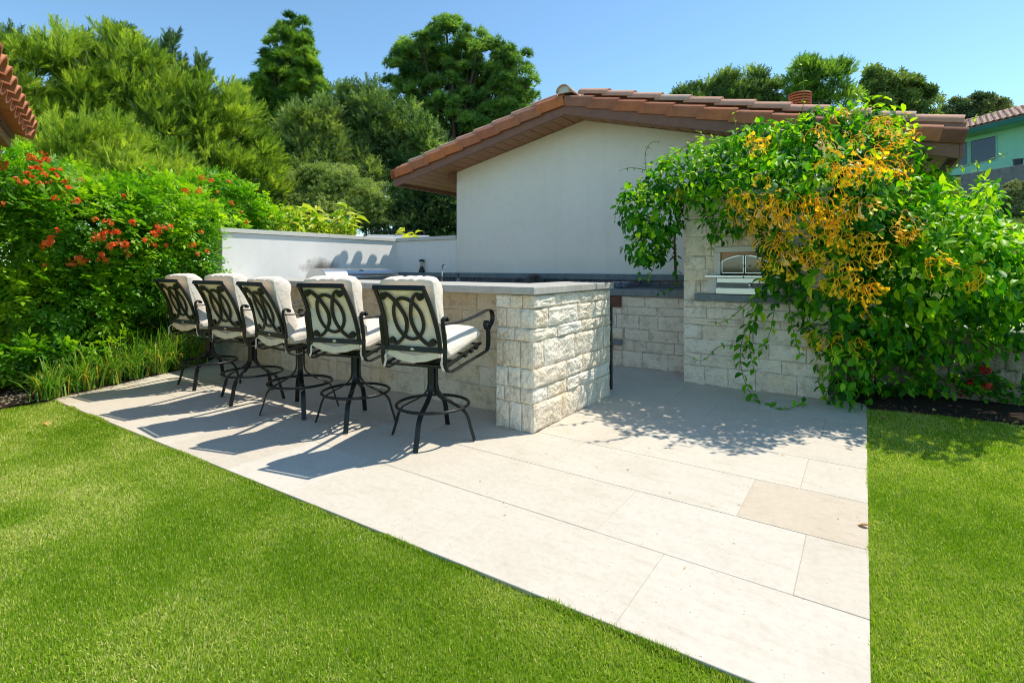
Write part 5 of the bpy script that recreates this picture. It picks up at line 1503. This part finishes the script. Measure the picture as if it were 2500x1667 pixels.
# short shoots all over the crown, reaching out of the mass
for q in range(70):
    c, r_ = vl[rng.integers(0, len(vl))]
    dv = rand_dirs(1)[0]; dv[2] = abs(dv[2]) * 0.8 + 0.1; dv = norm(dv)
    s0 = np.array(c) + dv * np.array(r_) * 0.85
    e = s0 + (dv * 0.7 + np.array([0, -0.25, 0.15])) * rng.uniform(0.18, 0.42)
    shoot([s0, (s0 + e) / 2 + np.array([0, 0, 0.05]), e], 5, rng.uniform(0.06, 0.10), 0.07, 0.72, 0.0035, seed=100 + q, d3=True)
# shoots that throw leaf shadows on the paving: branches leaning out over the patio
for q, pts in enumerate([[(-1.35, 5.3, 1.9), (-1.6, 4.95, 1.95), (-1.75, 4.65, 1.85)], [(-0.9, 5.2, 2.2), (-1.1, 4.8, 2.15), (-1.35, 4.45, 2.0)], [(-0.6, 5.0, 2.1), (-0.75, 4.55, 2.0), (-0.95, 4.25, 1.9)], [(-0.35, 5.0, 2.0), (-0.45, 4.6, 1.9), (-0.5, 4.4, 1.75)]]):
    shoot(pts, 8, 0.085, 0.10, 0.6, seed=300 + q, d3=True)
tag(stemmb.build('twigs', M['stem'], vine, smooth=True), kind='stuff')
old = MB()
for pts in [[(1652, 700, 5.85), (1648, 640, 5.8), (1650, 560, 5.72), (1680, 480, 5.65)], [(2060, 990, 4.95), (2080, 850, 4.95), (2050, 650, 4.95)], [(2120, 985, 4.95), (2140, 800, 5.0), (2180, 600, 5.0)], [(2330, 985, 5.0), (2310, 850, 5.0), (2300, 650, 5.0)]]:
    pth = spline([at(*p) for p in pts], 8) - vo_
    old = MB(); old.tube(pth, np.linspace(0.016, 0.008, len(pth)), 6); old.build('old_stem', M['stem_brown'], vine, smooth=True)
P = np.concatenate([P, SP]); yd = np.concatenate([yd, SY]); zd = np.concatenate([zd, SZ]); sc_ = np.concatenate([sc_, SS]); var = np.concatenate([var, SV])
# the leaves that show largest are objects of their own, the rest one mass
dep = (P - EYE) @ FW
front = np.zeros(len(P))
for i_, (c, r_) in enumerate(vl): front = np.maximum(front, 0)
score = sc_ / dep
hid = np.zeros(len(P), bool)
vdir = norm(P - EYE)
for c, r_ in vl:
    q = (P - vdir * 0.16 - np.array(c)) / (np.array(r_) * 0.98)
    hid |= np.linalg.norm(q, axis=1) < 1
xs_ = 1250 + 1247 * ((P - EYE) @ RT) / dep
score[hid | (xs_ > 2495)] = 0
bigset = np.argsort(-score)[:300]
mask = np.ones(len(P), bool); mask[bigset] = False
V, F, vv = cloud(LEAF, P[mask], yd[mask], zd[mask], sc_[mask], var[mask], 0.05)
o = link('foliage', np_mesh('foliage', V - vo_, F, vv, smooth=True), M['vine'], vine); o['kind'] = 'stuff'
leaf_me = []
for tv, tf in LEAF:
    me = np_mesh('leaf', tv, tf, np.full(len(tv), 0.5), smooth=True); me.materials.append(M['vine1']); leaf_me.append(me)
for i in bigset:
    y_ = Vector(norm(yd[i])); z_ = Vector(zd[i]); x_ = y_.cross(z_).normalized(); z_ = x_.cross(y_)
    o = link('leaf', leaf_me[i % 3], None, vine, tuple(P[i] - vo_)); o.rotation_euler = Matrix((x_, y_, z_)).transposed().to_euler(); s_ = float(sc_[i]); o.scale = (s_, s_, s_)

def honey_cluster(seed):
    """drooping curved tubes with split, rolled-back lips"""
    r = np.random.default_rng(seed); m = MB()
    for k in range(6):
        a = r.uniform(-2.4, 2.4); out = norm(np.array([math.sin(a), -math.cos(a) * 0.8, r.uniform(-0.5, 0.7)]))
        L_ = r.uniform(0.09, 0.135)
        p0 = np.array([r.normal() * 0.03, r.normal() * 0.015, r.normal() * 0.03])
        pth = spline([p0, p0 + out * L_ * 0.35 + np.array([0, 0, L_ * 0.18]), p0 + out * L_ * 0.68 + np.array([0, 0, -L_ * 0.08]), p0 + out * L_ * 0.82 + np.array([0, 0, -L_ * 0.55])], 4)
        m.tube(pth, np.linspace(0.0016, 0.0036, len(pth)), 5)
        e = pth[-1]; d = norm(pth[-1] - pth[-3]); s1 = norm(np.cross(d, (0.3, 1, 0.2))); s2 = np.cross(d, s1)
        # upper lip fan and rolled lower lip
        up_ = s1 * 0.020
        m.add([e - s2 * 0.006, e + s2 * 0.006, e + d * 0.024 + s2 * 0.024 + up_ * 0.8, e + d * 0.036 + up_ * 1.3, e + d * 0.024 - s2 * 0.024 + up_ * 0.8], [(0, 1, 2, 3, 4)])
        m.add([e - s2 * 0.003 - s1 * 0.003, e + s2 * 0.003 - s1 * 0.003, e + d * 0.022 - s1 * 0.030 + s2 * 0.006, e + d * 0.022 - s1 * 0.030 - s2 * 0.006], [(0, 1, 2, 3)])
        for q in range(2):
            f = e + d * 0.034 + r.normal(size=3) * 0.006; w = s2 * 0.0012
            m.add([e - w, e + w, f], [(0, 1, 2)])
    me = m.mesh('flower_cluster'); me.materials.append(M['yellow']); return me
HC = [honey_cluster(s) for s in range(6)]
HF = []
def patch(x0, x1, y0, y1, k):
    for _ in range(int(math.ceil(k * 0.72))): HF.append((rng.uniform(x0 - 14, x1 + 14), rng.uniform(y0 - 14, y1 + 14)))
patch(1815, 1900, 490, 560, 17); patch(1890, 2010, 500, 600, 26); patch(2000, 2100, 500, 600, 18); patch(1990, 2110, 420, 500, 12); patch(2080, 2230, 300, 440, 26); patch(1980, 2080, 300, 380, 8); patch(1860, 1910, 590, 650, 7); patch(1910, 2000, 600, 660, 10)
patch(2000, 2110, 700, 820, 16); patch(2030, 2090, 660, 720, 5); patch(1830, 1880, 350, 440, 6); patch(2170, 2230, 480, 560, 6); patch(2240, 2400, 560, 680, 5); patch(1660, 1800, 430, 480, 3); patch(2060, 2150, 590, 640, 6)
for i, (px, py) in enumerate(HF):
    h = first_hit(vl, px, py, 1.0)
    if h is None: continue
    p, nn = h[1], h[2]
    o = link('flower_cluster', HC[i % 6], None, vine, tuple(p - vo_ + nn * 0.03 - norm(p - EYE) * 0.04))
    s_ = rng.uniform(0.65, 1.0); o.scale = (s_, s_, s_)
    o.rotation_euler = (rng.normal() * 0.45, rng.normal() * 0.6, YAW * 0.6 + rng.normal() * 1.1)

# ------------------------------------------------------------------ low planting, wall and litter on the right
lw = empty('low_stone_wall', (0.1, 6.35, 0), R(2)); tag(lw, 'low rough stone garden wall in the shade under the vine', 'wall')
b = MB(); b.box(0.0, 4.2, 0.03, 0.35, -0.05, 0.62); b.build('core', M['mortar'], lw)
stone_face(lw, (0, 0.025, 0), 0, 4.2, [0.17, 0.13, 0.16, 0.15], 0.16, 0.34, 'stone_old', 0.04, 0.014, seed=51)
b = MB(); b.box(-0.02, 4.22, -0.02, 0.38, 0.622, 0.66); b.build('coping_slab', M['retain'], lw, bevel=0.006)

def geranium(px, py, d, rpx, nf, lab, seed):
    c = at(px, py, d); g0 = np.array([c[0], c[1], 0.0]); r_ = rpx * d / 1247
    root = empty('red_flower_plant', tuple(g0)); tag(root, lab, 'plant', 'red flowers under the vine')
    lm = [(c, (r_, r_, r_ * 0.8))]
    P_, N_ = lump_points(lm, 330, 0.6); k = P_[:, 2] > 0.03; P_, N_ = P_[k], N_[k]
    V_, F_, v_ = cloud(LEAF, P_, norm(N_ + 0.6 * rng.normal(size=P_.shape)), norm(N_ + np.array([0, 0, 1.0])), rng.uniform(0.04, 0.07, len(P_)), np.full(len(P_), 0.35), 0.2)
    o = link('foliage', np_mesh('foliage', V_ - g0, F_, v_), M['vine'], root); o['kind'] = 'stuff'
    st = MB()
    for q in range(6): 
        e = P_[rng.integers(0, len(P_))]; st.tube(spline([np.array([0, 0, 0.0]), (e - g0) * 0.5 + np.array([0, 0, 0.03]), e - g0], 4), 0.004, 5)
    st.build('stem', M['stem'], root)
    for q in range(nf):
        dv = norm(rng.normal(size=3) * 0.7 + np.array([-0.1, -0.9, 0.4])); p = c + dv * r_ * 1.0
        o = link('flower_cluster', RC[q % 2], None, root, tuple(p - g0)); o.rotation_euler = (rng.normal(), rng.normal(), rng.normal()); s_ = rng.uniform(0.9, 1.3); o.scale = (s_, s_, s_)
def red_cluster(seed):
    r = np.random.default_rng(seed); m = MB()
    for k in range(14):
        d = norm(r.normal(size=3)); c = d * 0.032
        s1 = norm(np.cross(d, r.normal(size=3))); s2 = np.cross(d, s1)
        for q in range(5):
            a = q * 1.2566; w = s1 * math.cos(a) + s2 * math.sin(a); w2 = np.cross(d, w)
            m.add([c, c + w * 0.008 - w2 * 0.006, c + w * 0.016 + d * 0.003, c + w * 0.008 + w2 * 0.006], [(0, 1, 2, 3)])
    me = m.mesh('flower_cluster'); me.materials.append(M['red']); return me
RC = [red_cluster(1), red_cluster(2)]
geranium(2395, 935, 4.75, 45, 4, 'red-flowered plant catching sun at the right end of the bed', 1)
geranium(2330, 925, 4.95, 42, 3, 'red-flowered plant in deep shade, left of the sunlit one', 2)
geranium(2490, 870, 5.0, 50, 4, 'red-flowered plant by the photo\'s right edge, above the low wall', 3)
geranium(2470, 960, 4.7, 40, 0, 'flowerless green plant at the foot of the low wall, far right', 4)

geranium(2175, 972, 4.95, 32, 0, 'dark low leafy plant on the mulch beside the patio corner', 5)
geranium(2255, 975, 4.95, 36, 0, 'dark low leafy plant between the patio corner and the red flowers', 6)
geranium(2330, 985, 4.85, 30, 0, 'dark low leafy plant just below the red flowers', 7)

# ------------------------------------------------------------------ green house on the hill, retaining wall, bin
hd = norm(FW + RT * (960 - 1250) / 1247.0)            # direction of its front wall, going away
P0 = at(2318, 414, 41.0); hz0 = P0[2]
near = lambda s: np.array([P0[0], P0[1], 0]) - hd * s
ha = math.atan2(-hd[1], -hd[0])
gh = empty('green_house', (P0[0], P0[1], hz0 - 0.15), ha)
tag(gh, 'pale green house with tiled roof up on the hill at the right', 'house')
b = MB(); b.box(-0.5, 24, 0, 6, -2.5, 2.35); b.build('wall', M['teal'], gh)
for (x0, x1) in ((0.1, 1.4), (1.55, 3.3), (5.4, 7.4)):
    b = MB(); b.box(x0, x1, -0.03, 0.05, 0.25, 2.05); w = b.build('window', M['dark_glass'], gh)
    b = MB(); b.ribbon([(x0, -0.04, 0.25), (x1, -0.04, 0.25), (x1, -0.04, 2.05), (x0, -0.04, 2.05)], (0, 1, 0), 0.05, 0.08, closed=True); b.build('frame', M['teal'], w)
b = MB(); b.box(-1.2, 25, -1.55, 0.1, 2.36, 2.42); b.build('soffit', M['teal'], gh)
b = MB(); b.box(-1.25, 25, -1.62, -1.56, 2.34, 2.66); b.build('fascia_board', M['teal_dark'], gh)
b = MB(); b.prism([(-1.6, 2.665), (3.0, 4.5), (7.6, 2.665)], 'x', -1.25, 25); b.build('roof_deck', M['terra_far'], gh)
tm = tile_mesh([(0.2 * math.cos(a), 0.13 * math.sin(a)) for a in np.linspace(0, math.pi, 6)][::-1], 0.62, 0.03, 0.02); tm.materials.append(M['terra_far'])
sl = math.atan(1.835 / 4.6)
for i in range(36):
    for j in range(8):
        o = bpy.data.objects.new('roof_tile', tm); col.objects.link(o); o.parent = gh
        dd = 4.5 - j * 0.55
        o.location = (-1.1 + i * 0.40, 3.0 - dd + 0.55, 4.5 - (dd - 0.55) * math.tan(sl) + 0.01); o.rotation_euler = (0, sl, R(-90))
bn = at(2485, 400, 32.0); bin_ = empty('bin', (bn[0], bn[1], bn[2] - 0.25)); tag(bin_, 'dark blue bin standing against the green house', 'bin')
b = MB(); b.lathe([(0.0, 0), (0.20, 0.0), (0.25, 0.48), (0.25, 0.5)], sides=20); b.build('body', simple('blue_plastic', (0.01, 0.016, 0.04), 0.4), bin_)
b = MB(); b.lathe([(0.25, 0.501), (0.275, 0.505), (0.275, 0.53), (0.25, 0.54), (0.0, 0.545)], sides=20); b.build('lid', M['black_plastic'], bin_)
r0, r1 = at(2345, 470, 24.0), at(2620, 470, 20.0)
rl = np.linalg.norm((r1 - r0)[:2]); rw = MB(); rw.box(0, rl, 0, 0.3, -1.5, 0.84)
o = rw.build('retaining_wall', M['retain'], loc=tuple(r0), rot=(0, 0, math.atan2((r1 - r0)[1], (r1 - r0)[0])), bevel=0.02)
tag(o, 'weathered grey retaining wall on the bank below the green house', 'wall')
# rough grass and a pale bush on the bank
n = 26000
u = rng.random(n); v = rng.random(n)
A0, A1 = at(2270, 500, 14.0), at(2560, 500, 14.0); B0, B1 = at(2270, 500, 31.0), at(2560, 500, 31.0)
Q = A0 * ((1 - u) * (1 - v))[:, None] + A1 * (u * (1 - v))[:, None] + B0 * ((1 - u) * v)[:, None] + B1 * (u * v)[:, None]
Q[:, 2] = ground_z(Q[:, 0], Q[:, 1])
Q = Q[Q[:, 1] > 15.2]; n = len(Q)
V, F, vv = cloud([tmpl_blades(7, 0.8, 0.03, s) for s in range(3)], Q, np.tile([0, 0, 1.0], (n, 1)) + 0.2 * rng.normal(size=(n, 3)), rand_dirs(n), rng.uniform(0.12, 0.28, n), np.clip(0.5 + 0.4 * vnoise(Q, 0.8, 4), 0, 1))
o = link('bank_grass', np_mesh('bank_grass', V, F, vv), M['bank_grass']); tag(o, 'rough dry grass on the bank below the green house', 'grass', None, 'stuff')
tree('round_bush', 'pale bush growing on the bank in front of the grey retaining wall', None, [(2495, 490, 35, 40), (2470, 530, 40, 30)], 17.0, 0.2, 50, 'gum', SMALL, 0.14, None, 0.05, 0.4, 0.8, 80, vbase=0.75, limb_n=5, cat='bush')

# ------------------------------------------------------------------ corner of the neighbouring tiled roof, upper left
ea = math.atan2(0.29, -0.957)                         # eave direction, running away
C0 = np.array([-7.28, 1.44, 2.60])                     # far end of the eave
lr = empty('roof_corner', tuple(C0), ea + math.pi)      # local x comes back towards the viewer, local -y?  (see below)
tag(lr, 'corner of an orange clay-tiled roof jutting in at the upper left', 'roof')
# local frame: x along the eave towards the viewer, y outward over the garden, slope rises towards -y
sl2 = math.atan(0.33)
eb = [(0.105 * math.cos(a), 0.10 * math.sin(a)) for a in np.linspace(0, math.pi, 11)][::-1]
etile = tile_mesh(eb, 0.60, 0.02, 0.020); etile.materials.append(M['terra_orange'])
pan = tile_mesh([(0.105 * math.cos(a), -0.07 * math.sin(a)) for a in np.linspace(0, math.pi, 9)], 0.60, 0.02, 0.018); pan.materials.append(M['terra_orange'])
for i in range(11):
    for j in range(3):
        for me, dx, dz in ((etile, 0.0, 0.07), (pan, 0.13, 0.045)):
            o = bpy.data.objects.new('roof_tile', me); col.objects.link(o); o.parent = lr
            yy = 0.10 - (j + 1) * 0.52
            o.location = (0.14 + i * 0.262 + dx, yy - (0.03 if me is pan else 0), dz + (0.10 - yy) * 0.33 - 0.20 * 0 )
            o.rotation_euler = (0, sl2, R(90)); crisp(o)
b = MB(); b.prism([(-1.6, 0.49), (0.0, -0.03), (0.0, 0.03), (-1.6, 0.55)], 'x', 0.02, 3.0); b.build('roof_deck', M['fascia'], lr)
b = MB(); b.box(0.02, 3.0, -0.09, -0.03, -0.12, -0.032); b.build('trim_board', M['soffit'], lr, bevel=0.004)
b = MB(); b.box(0.05, 3.0, -0.62, -0.095, -0.27, -0.10); b.build('eave_beam', M['tan_stucco'], lr, bevel=0.006)
b = MB(); b.box(0.4, 3.0, -1.6, -0.70, -2.9, -0.2); b.build('wall', M['tan_stucco'], lr)
m = MB(); vs = []
gu = tile_mesh([(0.12 * math.cos(a), 0.11 * math.sin(a)) for a in np.linspace(0, math.pi, 9)][::-1], 0.6, 0.0, 0.02); gu.materials.append(M['terra_orange'])
for j in range(3):
    yy = 0.08 - (j + 1) * 0.52
    o = bpy.data.objects.new('verge_tile', gu); col.objects.link(o); o.parent = lr; o.location = (0.0, yy, 0.02 + (0.10 - yy) * 0.33); o.rotation_euler = (R(0), sl2, R(90)); crisp(o)

# ------------------------------------------------------------------ lawn blades, pebbles, fallen leaves
def blades(x0, x1, y0, y1, dens):
    n = int((x1 - x0) * (y1 - y0) * dens)
    return np.stack([rng.uniform(x0, x1, n), rng.uniform(y0, y1, n), np.full(n, -0.016)], 1)
def in_view(Q):
    d = (Q - EYE) @ FW; x = 1250 + 1247 * ((Q - EYE) @ RT) / np.maximum(d, 0.05); y = 652 + 1247 * 1.25 / np.maximum(d, 0.05)
    return (d > 0.5) & (x > -800) & (x < 3300) & (y < 2600), d
Q = np.concatenate([blades(-7.2, 0.017, -1.2, 1.69, 40000), blades(0.0195, 3.6, -1.0, 5.66, 34000)])
Q = Q[(Q[:, 1] < edge_y(Q[:, 0]) - 0.003) | (Q[:, 0] > 0.0185)]
Q = Q[~((Q[:, 0] < -6.3) & (Q[:, 1] > 0.95 + 0.1 * np.sin(Q[:, 0] * 9)))]
ok, dq = in_view(Q)
Q, dq = Q[ok], dq[ok]
keep = rng.random(len(Q)) < np.clip((2.3 / dq) ** 1.35, 0.13, 1.0)
Q, dq = Q[keep], dq[keep]
n = len(Q)
n1 = vnoise(Q, 1.1, 21); n2 = vnoise(Q, 3.3, 22); n3 = vnoise(Q, 9.0, 23); n4 = vnoise(Q, 2.0, 25)
h = rng.uniform(0.009, 0.019, n) * (1 + 0.15 * n2)
la = 2.4 + 2.2 * n1 + 1.1 * n4 + 1.7 * rng.normal(size=n)
lm = np.clip(0.5 + 0.4 * n2 + 0.35 * rng.normal(size=n), 0.05, 1.5)
dirv = np.stack([np.cos(la) * lm, np.sin(la) * lm, np.ones(n)], 1)
tipv = Q + norm(dirv) * h[:, None]
edge = Q[:, 0] < 0.0185
tipv[edge, 1] = np.minimum(tipv[edge, 1], edge_y(Q[edge, 0]) + 0.008 * rng.random(edge.sum()))
wa = rng.uniform(0, 6.28, n); w = (0.0010 + 0.0008 * rng.random(n)) * np.clip(dq / 2.0, 1, 3.6)
sd = np.stack([np.cos(wa), np.sin(wa), np.zeros(n)], 1) * w[:, None]
midp = Q * 0.45 + tipv * 0.55 + np.array([0, 0, 0.003])
ne = 9000
ex_ = rng.uniform(-6.4, 0.0, ne); ea_ = np.stack([ex_, edge_y(ex_) - 0.003 - 0.012 * rng.random(ne), np.full(ne, -0.016)], 1)
eb_ = np.stack([0.0195 + 0.012 * rng.random(ne // 2), rng.uniform(1.2, 5.5, ne // 2), np.full(ne // 2, -0.016)], 1)
clump = np.clip(vnoise(np.concatenate([ea_, eb_]), 7.0, 31) + 0.75, 0.1, 1.4)
Qe = np.concatenate([ea_, eb_]); de = np.concatenate([np.tile([0, 1.0, 0], (ne, 1)), np.tile([-1.0, 0, 0], (ne // 2, 1))])
he = rng.uniform(0.016, 0.028, len(Qe)) * clump
te = Qe + norm(de * rng.uniform(-0.2, 0.75, len(Qe))[:, None] + 0.35 * rng.normal(size=Qe.shape) * np.array([1, 1, 0]) + np.array([0, 0, 1.0])) * he[:, None]
Q = np.concatenate([Q, Qe]); tipv = np.concatenate([tipv, te]); dq = np.concatenate([dq, (Qe - EYE) @ FW])
aw = rng.uniform(0, 6.28, len(Qe)); sde = np.stack([np.cos(aw), np.sin(aw), 0 * aw], 1) * (0.0014 * np.clip(dq[-len(Qe):] / 2.2, 1, 3))[:, None]
sd = np.concatenate([sd, sde]); midp = Q * 0.45 + tipv * 0.55 + np.array([0, 0, 0.003])
n1 = np.concatenate([n1, 0 * he]); n2 = np.concatenate([n2, 0 * he]); n3 = np.concatenate([n3, 0 * he]); n = len(Q)
V = np.empty((n * 4, 3)); V[0::4] = Q - sd; V[1::4] = Q + sd; V[2::4] = midp + sd * 0.8; V[3::4] = tipv
k = np.arange(n) * 4
F = np.stack([k, k + 1, k + 2, k + 3], 1)
gv = np.clip(0.44 + 0.24 * n1 + 0.22 * n2 + 0.15 * n3 + 0.27 * rng.normal(size=n), 0, 1)
gv = np.clip(gv + 0.13 * sstep(-0.5, -3.5, Q[:, 0]) * (Q[:, 0] < 0) * (0.6 + 0.8 * n2), 0, 1)
gv = np.where(rng.random(n) < 0.05, 1.0, gv)
o = link('lawn_grass', np_mesh('lawn_grass', V, F, np.repeat(gv, 4)), M['grass']); tag(o, 'short clipped green lawn grass around the pale patio', 'grass', None, 'stuff')

# pebbles in the bed corner
m = MB(); r_ = random.Random(5)
for i in range(420):
    if i < 260: x, y = -6.30 - r_.random() * 0.75, 0.75 + r_.random() * 0.75
    else: x, y = 0.1 + r_.random() * 2.2, 5.52 + r_.random() * 0.35
    s = r_.uniform(0.006, 0.02); z = 0.014
    if x > 0: s *= 0.35
    a = r_.random() * 6.28
    ring = [(x + s * math.cos(a + q * 1.2566) * r_.uniform(0.7, 1.2), y + s * math.sin(a + q * 1.2566) * r_.uniform(0.7, 1.2), z - 0.004) for q in range(5)]
    m.add(ring + [(x, y, z + s * 0.6)], [(0, 1, 5), (1, 2, 5), (2, 3, 5), (3, 4, 5), (4, 0, 5)])
o = m.build('gravel', M['stone_old']); tag(o, 'loose pebbles and chips scattered on the planting beds', 'gravel', None, 'stuff')
lit = [np_mesh('fallen_leaf', tv * np.array([1, 1, 1.5]), tf, np.full(len(tv), 0.5)) for tv, tf in LEAF]
for me in lit: me.materials.append(M['litter'])
FLV = [(2150, 1020, 'curled orange leaf on the shaded lawn corner by the patio'), (2285, 1003, 'pale curled leaf on the lawn edge under the vine'), (2390, 1005, 'dry tan leaf at the sunlit lawn edge below the red flowers'), (2450, 1030, 'orange leaf on the sunlit lawn at far right'), (2492, 1036, 'orange leaf at the photo\'s right edge'), (110, 1034, 'pale dry leaf alone on the lawn left of the patio'), (2127, 1290, 'brown curled leaf in the grass right of the patio edge'), (2225, 1010, 'yellow leaf at the mulch edge near the patio corner'), (2240, 995, 'yellow-green leaf on the dark mulch')]
for i, (px, py, lab) in enumerate(FLV):
    d = 1.25 * 1247 / (py - 652); p = at(px, py, d); p[2] = 0.012
    o = link('fallen_leaf', lit[i % 3], None, None, tuple(p), (R(rng.uniform(-15, 15)), R(rng.uniform(-15, 15)), rng.uniform(0, 6.28)), (0.06, 0.06, 0.06))
    tag(o, lab, 'leaf', 'fallen leaves on the lawn')

# dry bits blown onto the paving by the vine and the beds
m = MB(); r_ = random.Random(9)
for i in range(170):
    if i < 110: x, y = -1.9 + r_.random() * 1.9, 4.6 + r_.random() ** 0.6 * 1.1
    elif i < 140: x, y = -6.3 + r_.random() * 5.8, 1.9 + r_.random() * 1.2
    else: x, y = -1.9 + r_.random() * 1.9, 2.0 + r_.random() * 2.6
    s = r_.uniform(0.003, 0.011); a = r_.random() * 6.28; ca, sa = math.cos(a), math.sin(a); k = r_.uniform(0.25, 0.6)
    P4 = [(-s, 0, 0.0015), (0, -s * k, 0.003), (s, 0, 0.0015 + s * 0.4), (0, s * k, 0.003)]
    m.add([(x + px * ca - py * sa, y + px * sa + py * ca, pz) for px, py, pz in P4], [(0, 1, 2, 3)])
o = m.build('leaf_litter', M['litter']); tag(o, 'tiny dry leaf bits scattered over the pale paving', 'litter', None, 'stuff')
